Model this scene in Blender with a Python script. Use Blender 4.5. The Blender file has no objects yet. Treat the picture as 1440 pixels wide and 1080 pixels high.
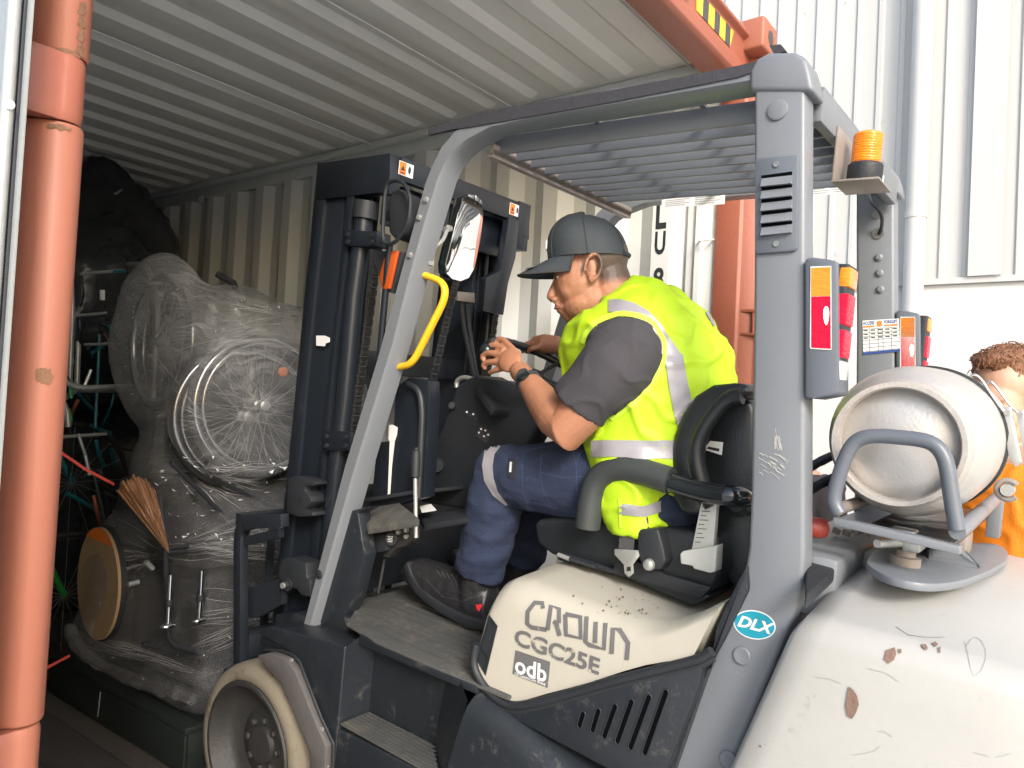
import bpy, bmesh, math, random
from mathutils import Vector as V, Matrix, noise
from mathutils.bvhtree import BVHTree
random.seed(7)
sc = bpy.context.scene
COL = sc.collection
# ------------------------------------------------------------ camera / frames
FPX = 1066.16
def cv(a): return V((a[0], -a[1], -a[2]))       # image style axes to blender camera axes
Xw = V((.59902848, .05352829, .79893654)); Yw = V((-.79899524, -.02564109, .60079043)); Zw = V((.05264489, -.99823707, .0274091))
Xt = V((.60763089, .04250883, .79308114)); Yt = V((-.78847421, -.08760589, .60879686)); Zt = V((.09535782, -.99524781, -.01971493))
CW = V((0, 0, 1.37)); CT = V((-1.95, -1.986, 1.484))
cam = bpy.data.cameras.new('camera'); cam_o = bpy.data.objects.new('camera', cam); COL.objects.link(cam_o)
cam.sensor_width = 36; cam.lens = FPX / 1440 * 36; cam.clip_start = .02; cam.clip_end = 500
R = Matrix((cv(Xw), cv(Yw), cv(Zw)))
cam_o.matrix_world = Matrix.Translation(CW) @ R.to_4x4()
sc.camera = cam_o
sc.render.resolution_x = 1024; sc.render.resolution_y = 768
# truck frame to world
RT = R @ Matrix((cv(Xt), cv(Yt), cv(Zt))).transposed()
MT = Matrix.Translation(CW) @ RT.to_4x4() @ Matrix.Translation(-CT)
MW = Matrix.Identity(4)
def _p(px, py, C, A, k):
    d = V(((px - 720) / FPX, (py - 540) / FPX, 1)); v = V((d.dot(A[0]), d.dot(A[1]), d.dot(A[2])))
    i = 'xyz'.index(list(k)[0]); s = (list(k.values())[0] - C[i]) / v[i]
    return C + v * s
def S(px, py, **k): return _p(px, py, CT, (Xt, Yt, Zt), k)      # a point of the truck frame on a given plane
def Wd(px, py, **k): return _p(px, py, CW, (Xw, Yw, Zw), k)     # a point of the world on a given plane
def rayT(px, py):
    d = V(((px - 720) / FPX, (py - 540) / FPX, 1)); return V((d.dot(Xt), d.dot(Yt), d.dot(Zt))).normalized()
# ------------------------------------------------------------ world and sun
wd = bpy.data.worlds.new('World'); sc.world = wd; wd.use_nodes = True
nt = wd.node_tree; bg = nt.nodes['Background']
sky = nt.nodes.new('ShaderNodeTexSky'); sky.sky_type = 'NISHITA'; sky.sun_disc = False
SUN_EL, SUN_AZ = 29, 217          # azimuth measured from +y clockwise (seen from above)
sky.sun_elevation = math.radians(SUN_EL); sky.sun_rotation = math.radians(SUN_AZ)
sky.air_density = 1.2; sky.dust_density = 3.0; sky.ozone_density = 1.0
nt.links.new(sky.outputs[0], bg.inputs[0]); bg.inputs[1].default_value = .15
sun = bpy.data.lights.new('sun', 'SUN'); sun.energy = 1.35; sun.angle = math.radians(14); sun.color = (1, .99, .975)
sun_o = bpy.data.objects.new('sun', sun); COL.objects.link(sun_o)
az, el = math.radians(SUN_AZ), math.radians(SUN_EL)
sd = V((math.sin(az) * math.cos(el), math.cos(az) * math.cos(el), math.sin(el)))
sun_o.rotation_euler = sd.to_track_quat('Z', 'Y').to_euler()
sc.view_settings.view_transform = 'Standard'; sc.view_settings.look = 'None'
sc.view_settings.exposure = 1.20; sc.view_settings.gamma = 1
sc.render.engine = 'CYCLES'; sc.cycles.max_bounces = 10; sc.cycles.diffuse_bounces = 7; sc.cycles.transparent_max_bounces = 24

# ------------------------------------------------------------ materials
def mat(name, col, rough=.5, metal=0, var=.12, scale=6, bump=.08, bscale=90, dirt=None, dirtamt=.0, dscale=12,
        stretch=(1, 1, 1), emit=None, trans=0, alpha=None, spec=.5, coat=0, rvar=.12):
    m = bpy.data.materials.new(name); m.use_nodes = True; n = m.node_tree.nodes; l = m.node_tree.links
    b = n['Principled BSDF']; tc = n.new('ShaderNodeTexCoord'); mp = n.new('ShaderNodeMapping'); mp.inputs['Scale'].default_value = stretch
    l.new(tc.outputs['Object'], mp.inputs[0])
    nz = n.new('ShaderNodeTexNoise'); nz.inputs['Scale'].default_value = scale; nz.inputs['Detail'].default_value = 8; nz.inputs['Roughness'].default_value = .65
    l.new(mp.outputs[0], nz.inputs[0])
    mx = n.new('ShaderNodeMix'); mx.data_type = 'RGBA'
    mx.inputs[6].default_value = tuple(max(0, c * (1 - var)) for c in col) + (1,)
    mx.inputs[7].default_value = tuple(min(1, c * (1 + var)) for c in col) + (1,)
    l.new(nz.outputs[0], mx.inputs[0]); out = mx.outputs[2]
    if dirt:
        n2 = n.new('ShaderNodeTexNoise'); n2.inputs['Scale'].default_value = dscale; n2.inputs['Detail'].default_value = 10; n2.inputs['Roughness'].default_value = .75
        l.new(mp.outputs[0], n2.inputs[0])
        rp = n.new('ShaderNodeValToRGB'); rp.color_ramp.elements[0].position = 1 - dirtamt - .12; rp.color_ramp.elements[1].position = 1 - dirtamt + .02
        rp.color_ramp.elements[0].position = .70 - dirtamt * .4; rp.color_ramp.elements[1].position = .76 - dirtamt * .3
        l.new(n2.outputs[0], rp.inputs[0])
        m2 = n.new('ShaderNodeMix'); m2.data_type = 'RGBA'; m2.inputs[7].default_value = tuple(dirt) + (1,)
        l.new(out, m2.inputs[6]); l.new(rp.outputs[0], m2.inputs[0]); out = m2.outputs[2]
    l.new(out, b.inputs['Base Color'])
    b.inputs['Metallic'].default_value = metal; b.inputs['Specular IOR Level'].default_value = spec; b.inputs['Coat Weight'].default_value = coat
    mr = n.new('ShaderNodeMapRange'); mr.inputs[3].default_value = max(.02, rough - rvar); mr.inputs[4].default_value = min(1, rough + rvar)
    l.new(nz.outputs[0], mr.inputs[0]); l.new(mr.outputs[0], b.inputs['Roughness'])
    if bump:
        n3 = n.new('ShaderNodeTexNoise'); n3.inputs['Scale'].default_value = bscale; n3.inputs['Detail'].default_value = 5
        l.new(mp.outputs[0], n3.inputs[0]); bp = n.new('ShaderNodeBump'); bp.inputs['Strength'].default_value = bump; bp.inputs['Distance'].default_value = .01
        l.new(n3.outputs[0], bp.inputs['Height']); l.new(bp.outputs[0], b.inputs['Normal'])
    if emit: b.inputs['Emission Color'].default_value = tuple(emit[0]) + (1,); b.inputs['Emission Strength'].default_value = emit[1]
    if trans: b.inputs['Transmission Weight'].default_value = trans
    if alpha is not None: b.inputs['Alpha'].default_value = alpha
    return m
M = {}
M['guard'] = mat('guard_grey', (.155, .17, .192), .42, .0, .08, 5, .04, 120, dirt=(.26, .25, .23), dirtamt=.16, dscale=20)
M['black'] = mat('black_paint', (.014, .018, .024), .42, 0, .25, 7, .06, 90, dirt=(.055, .056, .058), dirtamt=.22, dscale=10)
M['mast'] = mat('mast_black', (.012, .016, .023), .34, .1, .3, 6, .05, 100, dirt=(.04, .043, .05), dirtamt=.2, stretch=(1, 1, .25))
M['plastic'] = mat('dark_plastic', (.017, .020, .025), .55, 0, .2, 9, .12, 160, dirt=(.07, .07, .07), dirtamt=.15)
M['body'] = mat('body_black', (.015, .019, .025), .42, 0, .25, 6, .1, 70, dirt=(.055, .056, .056), dirtamt=.34, dscale=16)
M['mat'] = mat('rubber_mat', (.058, .060, .060), .85, 0, .3, 8, .3, 50, dirt=(.095, .09, .078), dirtamt=.45, dscale=7)
M['cream'] = mat('cream_paint', (.415, .40, .35), .42, 0, .07, 5, .03, 80, dirt=(.30, .27, .21), dirtamt=.13, dscale=16)
M['white'] = mat('counterweight_white', (.37, .37, .36), .40, 0, .06, 4, .05, 60, dirt=(.29, .275, .25), dirtamt=.20, dscale=14)
M['tank'] = mat('tank_aluminium', (.48, .465, .45), .38, .5, .12, 12, .12, 160, dirt=(.36, .31, .28), dirtamt=.12, dscale=34)
M['tankrim'] = mat('worn_aluminium', (.48, .45, .42), .45, .5, .2, 50, .15, 260, dirt=(.30, .26, .23), dirtamt=.22, dscale=120)
M['steel'] = mat('bare_steel', (.42, .41, .40), .35, .9, .25, 20, .1, 120)
M['chrome'] = mat('chrome', (.75, .76, .78), .16, 1, .05, 10, 0)
M['seat'] = mat('seat_vinyl', (.017, .020, .024), .38, 0, .12, 8, .15, 220, dirt=(.045, .045, .045), dirtamt=.12)
M['tubeblk'] = mat('glossy_black', (.01, .015, .018), .12, 0, .1, 8, 0, coat=.6)
M['rubber'] = mat('tyre_rubber', (.17, .150, .115), .8, 0, .35, 9, .25, 60, dirt=(.085, .065, .045), dirtamt=.42, dscale=7)
M['rim'] = mat('wheel_rim', (.032, .032, .032), .6, .2, .4, 12, .2, 60, dirt=(.16, .13, .09), dirtamt=.12)
M['amber'] = mat('amber_lens', (.80, .22, .002), .16, 0, .15, 20, .4, 40, stretch=(1, 1, 6), emit=((1, .3, .0), .03), coat=.5)
M['red'] = mat('red_lens', (.50, .004, .022), .2, 0, .25, 20, .5, 40, stretch=(1, 1, 6), emit=((1, .01, .05), .28), spec=.2)
M['glow'] = mat('lamp_glow', (1, .8, .7), .3, 0, 0, 5, 0, emit=((1, .75, .6), 2.2))
M['clearlens'] = mat('clear_lens', (.6, .62, .6), .15, 0, .1, 30, .1)
M['yellow'] = mat('yellow_grip', (.72, .42, .015), .45, 0, .15, 8, .1, 90, dirt=(.35, .2, .03), dirtamt=.15)
M['orange'] = mat('container_orange', (.31, .108, .066), .55, 0, .14, 4, .10, 50, dirt=(.40, .19, .13), dirtamt=.34, dscale=9, stretch=(1, 1, .12))
M['rust'] = mat('container_rust', (.315, .098, .060), .5, 0, .15, 4, .1, 60, dirt=(.22, .1, .06), dirtamt=.10, dscale=8)
M['cint'] = mat('container_interior', (.70, .72, .705), .5, 0, .06, 2.5, .03, 30, dirt=(.20, .17, .12), dirtamt=.03, dscale=30)
M['croof'] = mat('container_roof', (.74, .745, .715), .6, 0, .10, 2.5, .05, 40, dirt=(.26, .22, .17), dirtamt=.10, dscale=24)
M['wood'] = mat('container_floor_wood', (.06, .052, .047), .75, 0, .45, 5, .4, 30, dirt=(.09, .075, .06), dirtamt=.3, stretch=(6, 1, 1))
M['clad'] = mat('white_cladding', (.45, .455, .455), .4, 0, .05, 2, .02, 20, dirt=(.46, .46, .44), dirtamt=.14, dscale=9, stretch=(1, 1, .12))
M['wallw'] = mat('white_block_wall', (.50, .505, .505), .7, 0, .03, 2, .1, 30)
M['asphalt'] = mat('yard_concrete', (.60, .60, .59), .9, 0, .2, 3, .3, 40)
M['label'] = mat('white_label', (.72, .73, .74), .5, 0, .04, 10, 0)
M['ink'] = mat('dark_ink', (.025, .028, .035), .5, 0, .1, 10, 0)
M['logo'] = mat('worn_grey_print', (.12, .12, .125), .5, 0, .15, 12, 0, dirt=(.52, .49, .42), dirtamt=.25, dscale=30)
M['teal'] = mat('teal_sticker', (.008, .27, .37), .35, 0, .05, 10, 0)
M['blueink'] = mat('blue_print', (.03, .07, .28), .5, 0, .05, 10, 0)
M['orangelabel'] = mat('orange_label', (.85, .20, .03), .5, 0, .05, 10, 0)
M['tape'] = mat('black_tape', (.035, .036, .045), .6, 0, .15, 20, .2, 80)
M['mirror'] = mat('mirror_glass', (.92, .93, .94), .02, 1, 0, 5, 0, rvar=.01)
M['galv'] = mat('galvanised', (.42, .43, .42), .4, .6, .15, 20, .08)
M['bracket'] = mat('bracket_steel', (.25, .22, .20), .5, .2, .15, 14, .08, dirt=(.12, .09, .07), dirtamt=.2)
M['chip'] = mat('bare_rusty_metal', (.17, .11, .085), .8, 0, .3, 40, .3)
M['greenblk'] = mat('pallet_plastic', (.014, .019, .018), .5, 0, .3, 8, .1)
M['hazy'] = mat('hazard_yellow', (.80, .52, .03), .45, 0, .05, 10, 0)
M['hazb'] = mat('hazard_black', (.05, .05, .055), .5, 0, .05, 10, 0)
# people
M['skin'] = mat('skin_brown', (.36, .165, .095), .46, 0, .22, 26, .22, 300, dirt=(.30, .115, .065), dirtamt=.22, dscale=18)
M['skinp'] = mat('skin_light', (.46, .27, .19), .5, 0, .1, 9, .06, 200)
M['lip'] = mat('lips', (.36, .15, .12), .4, 0, .1, 30, .1, 200)
M['hair'] = mat('short_hair', (.075, .05, .038), .8, 0, .4, 60, .8, 500, dirt=(.30, .15, .09), dirtamt=.35, dscale=120)
M['hairb'] = mat('brown_hair', (.19, .085, .042), .6, 0, .5, 50, .8, 160, stretch=(1, 1, .3))
M['eye'] = mat('eye_dark', (.015, .01, .008), .15, 0, 0, 5, 0)
M['eyew'] = mat('eye_white', (.6, .56, .52), .3, 0, 0, 5, 0)
M['cap'] = mat('cap_cloth', (.030, .038, .046), .72, 0, .15, 30, .25, 420)
M['shirt'] = mat('charcoal_cotton', (.042, .040, .048), .9, 0, .15, 12, .3, 350)
M['hivis'] = mat('hivis_yellow', (.40, .61, .012), .6, 0, .05, 6, .15, 300, emit=None)
M['hivisb'] = mat('hivis_edge', (.50, .74, .05), .6, 0, .05, 6, .1, 300)
M['hivo'] = mat('hivis_orange', (.80, .24, .012), .65, 0, .08, 6, .2, 200)
M['silver'] = mat('reflective_tape', (.30, .295, .325), .42, .15, .08, 60, .12, 300)
M['navy'] = mat('navy_cotton', (.016, .026, .062), .88, 0, .3, 10, .5, 320, dirt=(.030, .040, .095), dirtamt=.3, dscale=24)
M['stitch'] = mat('blue_stitching', (.045, .06, .14), .8, 0, .1, 60, 0)
M['boot'] = mat('boot_leather', (.018, .018, .021), .42, 0, .3, 14, .25, 110, dirt=(.05, .048, .045), dirtamt=.25)
M['redtag'] = mat('red_tag', (.6, .02, .03), .5, 0, .1, 10, 0)
M['web'] = mat('seat_belt_webbing', (.06, .06, .065), .7, 0, .1, 40, .4, 400)
M['tan'] = mat('tan_board', (.40, .27, .15), .6, 0, .15, 6, .1)
M['brownplastic'] = mat('brown_crumpled_wrap', (.30, .155, .085), .3, 0, .45, 14, .5, 22, stretch=(1, 1, .3))
M['strap'] = mat('red_strap', (.75, .10, .08), .6, 0, .1, 20, .2)
M['tyreblk'] = mat('bicycle_tyre', (.015, .015, .016), .7, 0, .2, 12, .2)
M['alu'] = mat('dull_aluminium_tube', (.35, .36, .36), .4, .6, .2, 14, .05)
M['frameteal'] = mat('teal_frame', (.01, .13, .17), .35, .1, .1, 9, 0)
M['framegreen'] = mat('green_frame', (.01, .22, .03), .35, .1, .1, 9, 0)
M['indi'] = mat('dark_amber_lens', (.40, .07, .012), .2, 0, .1, 10, 0, dirt=(.08, .03, .02), dirtamt=.2)
M['flap'] = mat('scuffed_guard_flap', (.085, .080, .082), .6, 0, .25, 10, .2, 60, dirt=(.03, .03, .03), dirtamt=.15)
M['guardd'] = mat('dark_guard_grey', (.10, .115, .14), .4, 0, .1, 6, .05, 120, dirt=(.16, .16, .15), dirtamt=.12, dscale=24)
M['void'] = mat('opening_shade', (.002, .002, .003), .9, 0, .1, 6, 0, spec=.05)  # near-black colour for the shade inside vent openings and slots
M['knob'] = mat('worn_red_knob', (.26, .035, .025), .45, 0, .3, 14, .1, dirt=(.05, .03, .03), dirtamt=.3)
M['scuff'] = mat('paint_scuff', (.36, .36, .35), .6, 0, .2, 30, 0)
M['armr'] = mat('armrest_foam', (.036, .042, .044), .5, 0, .1, 12, .15, 260)
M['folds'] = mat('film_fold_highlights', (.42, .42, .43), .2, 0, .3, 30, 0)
M['dark'] = mat('dark_sheet', (.020, .023, .027), .3, 0, .5, 6, .9, 14)
M['darkgrey'] = mat('dark_grey_fabric', (.03, .031, .034), .8, 0, .3, 9, .4, 60)

def film_mat(name, grey, amt, zr, stretch):
    m = bpy.data.materials.new(name); m.use_nodes = True; n = m.node_tree.nodes; l = m.node_tree.links; n.remove(n['Principled BSDF']); out = n['Material Output']
    tr = n.new('ShaderNodeBsdfTransparent'); df = n.new('ShaderNodeBsdfDiffuse'); df.inputs[0].default_value = (grey, grey, grey * 1.02, 1); gl = n.new('ShaderNodeBsdfGlossy'); gl.inputs['Roughness'].default_value = .16; gl.inputs[0].default_value = (.9, .9, .92, 1)
    tc = n.new('ShaderNodeTexCoord'); wv = n.new('ShaderNodeTexNoise'); wv.inputs['Scale'].default_value = 2.6; wv.inputs['Detail'].default_value = 2; l.new(tc.outputs['Object'], wv.inputs[0])
    ad = n.new('ShaderNodeVectorMath'); ad.operation = 'MULTIPLY_ADD'; ad.inputs[1].default_value = (.5, .5, .5); l.new(wv.outputs[1], ad.inputs[0]); l.new(tc.outputs['Object'], ad.inputs[2])
    mp = n.new('ShaderNodeMapping'); mp.inputs['Scale'].default_value = stretch; mp.inputs['Rotation'].default_value = (.35, .1, .2); l.new(ad.outputs[0], mp.inputs[0])
    nz = n.new('ShaderNodeTexNoise'); nz.inputs['Scale'].default_value = 7; nz.inputs['Detail'].default_value = 8; nz.inputs['Roughness'].default_value = .7; l.new(mp.outputs[0], nz.inputs[0])
    big = n.new('ShaderNodeTexNoise'); big.inputs['Scale'].default_value = 4; big.inputs['Detail'].default_value = 3; l.new(tc.outputs['Object'], big.inputs[0])
    rp = n.new('ShaderNodeValToRGB'); e = rp.color_ramp.elements; e[0].position = .42; e[0].color = (.25, .25, .25, 1); e[1].position = .70; e[1].color = (1, 1, 1, 1); l.new(nz.outputs[0], rp.inputs[0])
    sx = n.new('ShaderNodeSeparateXYZ'); l.new(tc.outputs['Object'], sx.inputs[0]); mz = n.new('ShaderNodeMapRange'); mz.inputs[1].default_value = zr[0]; mz.inputs[2].default_value = zr[1]; mz.inputs[3].default_value = amt[0]; mz.inputs[4].default_value = amt[1]; l.new(sx.outputs[2], mz.inputs[0])
    def mul(a, b, k=None):
        q = n.new('ShaderNodeMath'); q.operation = 'MULTIPLY'; q.use_clamp = True; l.new(a, q.inputs[0])
        if b is None: q.inputs[1].default_value = k
        else: l.new(b, q.inputs[1])
        return q.outputs[0]
    fac = mul(mul(rp.outputs[0], mz.outputs[0]), mul(big.outputs[0], None, 1.9))
    m1 = n.new('ShaderNodeMixShader'); l.new(fac, m1.inputs[0]); l.new(tr.outputs[0], m1.inputs[1]); l.new(df.outputs[0], m1.inputs[2])
    lw = n.new('ShaderNodeLayerWeight'); lw.inputs[0].default_value = .45
    bp = n.new('ShaderNodeBump'); bp.inputs['Strength'].default_value = 1; bp.inputs['Distance'].default_value = .03; l.new(nz.outputs[0], bp.inputs['Height']); l.new(bp.outputs[0], gl.inputs['Normal']); l.new(bp.outputs[0], lw.inputs['Normal'])
    ma = n.new('ShaderNodeMath'); ma.operation = 'MULTIPLY_ADD'; ma.use_clamp = True; ma.inputs[1].default_value = .35; ma.inputs[2].default_value = .05; l.new(lw.outputs['Facing'], ma.inputs[0])
    m2 = n.new('ShaderNodeMixShader'); l.new(ma.outputs[0], m2.inputs[0]); l.new(m1.outputs[0], m2.inputs[1]); l.new(gl.outputs[0], m2.inputs[2]); l.new(m2.outputs[0], out.inputs[0])
    return m
M['film'] = film_mat('stretch_film', .42, (.22, .95), (.75, 1.65), (1.2, 1.2, 8))
M['film2'] = film_mat('stretch_film_gathered', .36, (.16, .16), (0, 1), (1, 1, 6))

# ------------------------------------------------------------ mesh building
class B:
    def __init__(s): s.v = []; s.f = []
    def add(s, vs, fs):
        o = len(s.v); s.v += [V(p) for p in vs]; s.f += [[i + o for i in f] for f in fs]; return s
    def ext(s, pts, vec):                         # polygon extruded along a vector
        n = len(pts); vec = V(vec)
        vs = [V(p) for p in pts] + [V(p) + vec for p in pts]
        return s.add(vs, [list(range(n))[::-1], list(range(n, 2 * n))] + [[i, (i + 1) % n, (i + 1) % n + n, i + n] for i in range(n)])
    def box(s, c, d, rot=None):
        c = V(c); h = V(d) / 2; vs = []
        for z in (-1, 1):
            for x, y in ((-1, -1), (1, -1), (1, 1), (-1, 1)):
                p = V((x * h.x, y * h.y, z * h.z))
                if rot: p = rot @ p
                vs.append(c + p)
        return s.add(vs, [[0, 3, 2, 1], [4, 5, 6, 7], [0, 1, 5, 4], [1, 2, 6, 5], [2, 3, 7, 6], [3, 0, 4, 7]])
    def mm(s, a, b): a = V(a); b = V(b); return s.box((a + b) / 2, (abs(b.x - a.x), abs(b.y - a.y), abs(b.z - a.z)))
    def loft(s, rings, cap=True):
        o = len(s.v); n = len(rings[0]); vs = [p for r in rings for p in r]; fs = []
        for k in range(len(rings) - 1):
            for i in range(n):
                j = (i + 1) % n; fs.append([k * n + i, k * n + j, (k + 1) * n + j, (k + 1) * n + i])
        if cap: fs += [list(range(n))[::-1], [(len(rings) - 1) * n + i for i in range(n)]]
        return s.add(vs, fs)
    def tube(s, pts, r, n=12, closed=False, squash=None):
        pts = [V(p) for p in pts]; N = len(pts); rs = r if isinstance(r, (list, tuple)) else [r] * N
        rings = []; t0 = None; u = None
        for i in range(N):
            if closed: t = (pts[(i + 1) % N] - pts[i - 1]).normalized()
            else: t = (pts[min(i + 1, N - 1)] - pts[max(i - 1, 0)]).normalized()
            if u is None: u = t.cross(V((0, 0, 1)) if abs(t.z) < .9 else V((1, 0, 0))).normalized()
            else: u = (u - t * u.dot(t)).normalized()
            w = t.cross(u)
            sx, sy = squash or (1, 1)
            rings.append([pts[i] + (u * math.cos(a) * sx + w * math.sin(a) * sy) * rs[i] for a in [2 * math.pi * k / n for k in range(n)]])
        if closed: rings.append(rings[0]); return s.loft(rings, False)
        return s.loft(rings)
    def lathe(s, c, axis, prof, n=32, cap=True):   # prof: (radius, distance along the axis)
        c = V(c); a = V(axis).normalized(); u = a.cross(V((0, 0, 1)) if abs(a.z) < .9 else V((1, 0, 0))).normalized(); w = a.cross(u)
        return s.loft([[c + a * d + (u * math.cos(t) + w * math.sin(t)) * max(r, 1e-4) for t in [2 * math.pi * k / n for k in range(n)]] for r, d in prof], cap)
    def ell(s, c, r, rot=None, n=20, m=12):
        c = V(c); rings = []
        for k in range(m + 1):
            ph = -math.pi / 2 + math.pi * k / m; rings.append([])
            for i in range(n):
                t = 2 * math.pi * i / n
                p = V((math.cos(ph) * math.cos(t) * r[0], math.cos(ph) * math.sin(t) * r[1], math.sin(ph) * r[2]))
                if k in (0, m): p = V((math.cos(t) * 1e-4, math.sin(t) * 1e-4, p.z))
                rings[-1].append(c + (rot @ p if rot else p))
        return s.loft(rings)
    def cap(s, a, b, r, n=14): # cylinder between two points
        return s.tube([a, b], r, n)
def fillet(pts, r, n=6, closed=False):
    pts = [V(p) for p in pts]; N = len(pts); out = []
    for i in range(N):
        if not closed and i in (0, N - 1): out.append(pts[i]); continue
        a, b, c = pts[i - 1], pts[i], pts[(i + 1) % N]
        rr = r[i] if isinstance(r, (list, tuple)) else r
        d1 = min(rr, (a - b).length * .49); d2 = min(rr, (c - b).length * .49)
        p = b + (a - b).normalized() * d1; q = b + (c - b).normalized() * d2
        for k in range(n + 1):
            t = k / n; out.append(p * (1 - t) ** 2 + b * 2 * t * (1 - t) + q * t * t)
    return out
def mesh_of(b, bevel=0, seg=2, smooth=35, xf=None, tri=False):
    me = bpy.data.meshes.new('m'); me.from_pydata([tuple(p) for p in b.v], [], b.f); me.update()
    bm = bmesh.new(); bm.from_mesh(me)
    bmesh.ops.remove_doubles(bm, verts=bm.verts, dist=1e-5)
    bmesh.ops.recalc_face_normals(bm, faces=bm.faces)
    if bevel:
        es = [e for e in bm.edges if len(e.link_faces) == 2 and e.calc_face_angle(0) > math.radians(28)]
        bmesh.ops.bevel(bm, geom=es, offset=bevel, segments=seg, profile=.5, affect='EDGES', clamp_overlap=True)
    bm.to_mesh(me); bm.free()
    for p in me.polygons: p.use_smooth = True
    me.set_sharp_from_angle(angle=math.radians(smooth))
    return me
def link(o, parent=None):
    COL.objects.link(o)
    if parent: o.parent = parent
    return o
def thing(name, label, cat, M0, base, group=None):
    o = bpy.data.objects.new(name, None); o.matrix_world = M0 @ Matrix.Translation(V(base)); o['label'] = label; o['category'] = cat
    if group: o['group'] = group
    o.empty_display_size = .1; COL.objects.link(o); BASE[o] = (V(base)); FR[o] = M0; return o
BASE = {}; FR = {}
def root_of(o):
    while o.parent: o = o.parent
    return o
def part(name, b, m, parent, bevel=0, seg=2, smooth=35, label=None, me=None):
    me = me or mesh_of(b, bevel, seg, smooth)
    base = BASE[root_of(parent)]
    me.transform(Matrix.Translation(-base)); me.name = name
    o = bpy.data.objects.new(name, me); link(o, parent)
    ms = m if isinstance(m, (list, tuple)) else [m]
    for k in ms: me.materials.append(M[k] if isinstance(k, str) else k)
    if label: o['label'] = label
    return o
def solo(name, b, m, label, cat, bevel=0, kind=None, group=None, M0=MW, base=(0, 0, 0), smooth=35):
    me = mesh_of(b, bevel, 2, smooth); me.transform(Matrix.Translation(-V(base))); me.name = name
    o = bpy.data.objects.new(name, me); me.materials.append(M[m]); o.matrix_world = M0 @ Matrix.Translation(V(base)); link(o)
    if kind: o['kind'] = kind
    if label: o['label'] = label; o['category'] = cat
    if group: o['group'] = group
    return o
def fuse(b, voxel=.006, sm=6, wrinkle=None, smf=.5):      # merge closed pieces into one continuous surface
    me = bpy.data.meshes.new('f'); me.from_pydata([tuple(p) for p in b.v], [], b.f); me.update()
    bm = bmesh.new(); bm.from_mesh(me); bmesh.ops.recalc_face_normals(bm, faces=bm.faces); bm.to_mesh(me); bm.free()
    o = bpy.data.objects.new('tmp', me); COL.objects.link(o)
    r = o.modifiers.new('r', 'REMESH'); r.mode = 'VOXEL'; r.voxel_size = voxel; r.use_smooth_shade = True
    s = o.modifiers.new('s', 'SMOOTH'); s.iterations = sm; s.factor = smf
    dg = bpy.context.evaluated_depsgraph_get(); dg.update()
    out = bpy.data.meshes.new_from_object(o.evaluated_get(dg)); bpy.data.objects.remove(o)
    if wrinkle:
        ns = [v.normal.copy() for v in out.vertices]
        for v, nn in zip(out.vertices, ns): v.co += nn * wrinkle(v.co, nn)
    for p in out.polygons: p.use_smooth = True
    return out
def polyT(px, **k): return [S(a, b, **k) for a, b in px]
# decals laid on a surface of the truck frame (real sheets, conformed to it)
def bvh_of(*objs):
    vs = []; fs = []
    for o in objs:
        base = BASE[root_of(o)]; k = len(vs)
        vs += [v.co + base for v in o.data.vertices]; fs += [[i + k for i in p.vertices] for p in o.data.polygons]
    return BVHTree.FromPolygons(vs, fs)
def hit(bv, px, py, off=.0015):
    d = rayT(px, py); h = bv.ray_cast(CT, d)
    if h[0] is None: return None
    n = h[1] if h[1].dot(d) < 0 else -h[1]
    return h[0] + n * off
def decal_grid(b, bv, quad, nu=8, nv=8, off=.0015):
    (a, bb, c, d) = [V(q + (0,)) for q in quad]; P = []
    for j in range(nv + 1):
        for i in range(nu + 1):
            u = i / nu; w = j / nv; p = (a * (1 - u) + bb * u) * (1 - w) + (d * (1 - u) + c * u) * w
            P.append(hit(bv, p.x, p.y, off))
    o = len(b.v); idx = {}
    for k, p in enumerate(P):
        if p is not None: idx[k] = len(b.v); b.v.append(p)
    for j in range(nv):
        for i in range(nu):
            q = [j * (nu + 1) + i, j * (nu + 1) + i + 1, (j + 1) * (nu + 1) + i + 1, (j + 1) * (nu + 1) + i]
            if all(k in idx for k in q):
                pp = [b.v[idx[k]] for k in q]
                if max((pp[0] - pp[2]).length, (pp[1] - pp[3]).length) < .12: b.f.append([idx[k] for k in q])
    return b
def decal_strip(b, bv, pl, w, n=6, nv=3, off=.0015):     # pl: list of (x, y) or (x, y, width)
    for k in range(len(pl) - 1):
        p, q = pl[k], pl[k + 1]; wp = p[2] if len(p) > 2 else w; wq = q[2] if len(q) > 2 else w
        def nrm(i):
            a = pl[max(i - 1, 0)]; c = pl[min(i + 1, len(pl) - 1)]; t = V((c[0] - a[0], c[1] - a[1])).normalized(); return V((-t.y, t.x))
        n0, n1 = nrm(k), nrm(k + 1)
        decal_grid(b, bv, [(p[0] + n0.x * wp / 2, p[1] + n0.y * wp / 2), (q[0] + n1.x * wq / 2, q[1] + n1.y * wq / 2),
                           (q[0] - n1.x * wq / 2, q[1] - n1.y * wq / 2), (p[0] - n0.x * wp / 2, p[1] - n0.y * wp / 2)], n, nv, off)
    return b
def decal_poly(b, bv, pts, off=.0015):
    P = [hit(bv, x, y, off) for x, y in pts]
    if all(p is not None for p in P): b.add(P, [list(range(len(P)))])
    return b
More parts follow.
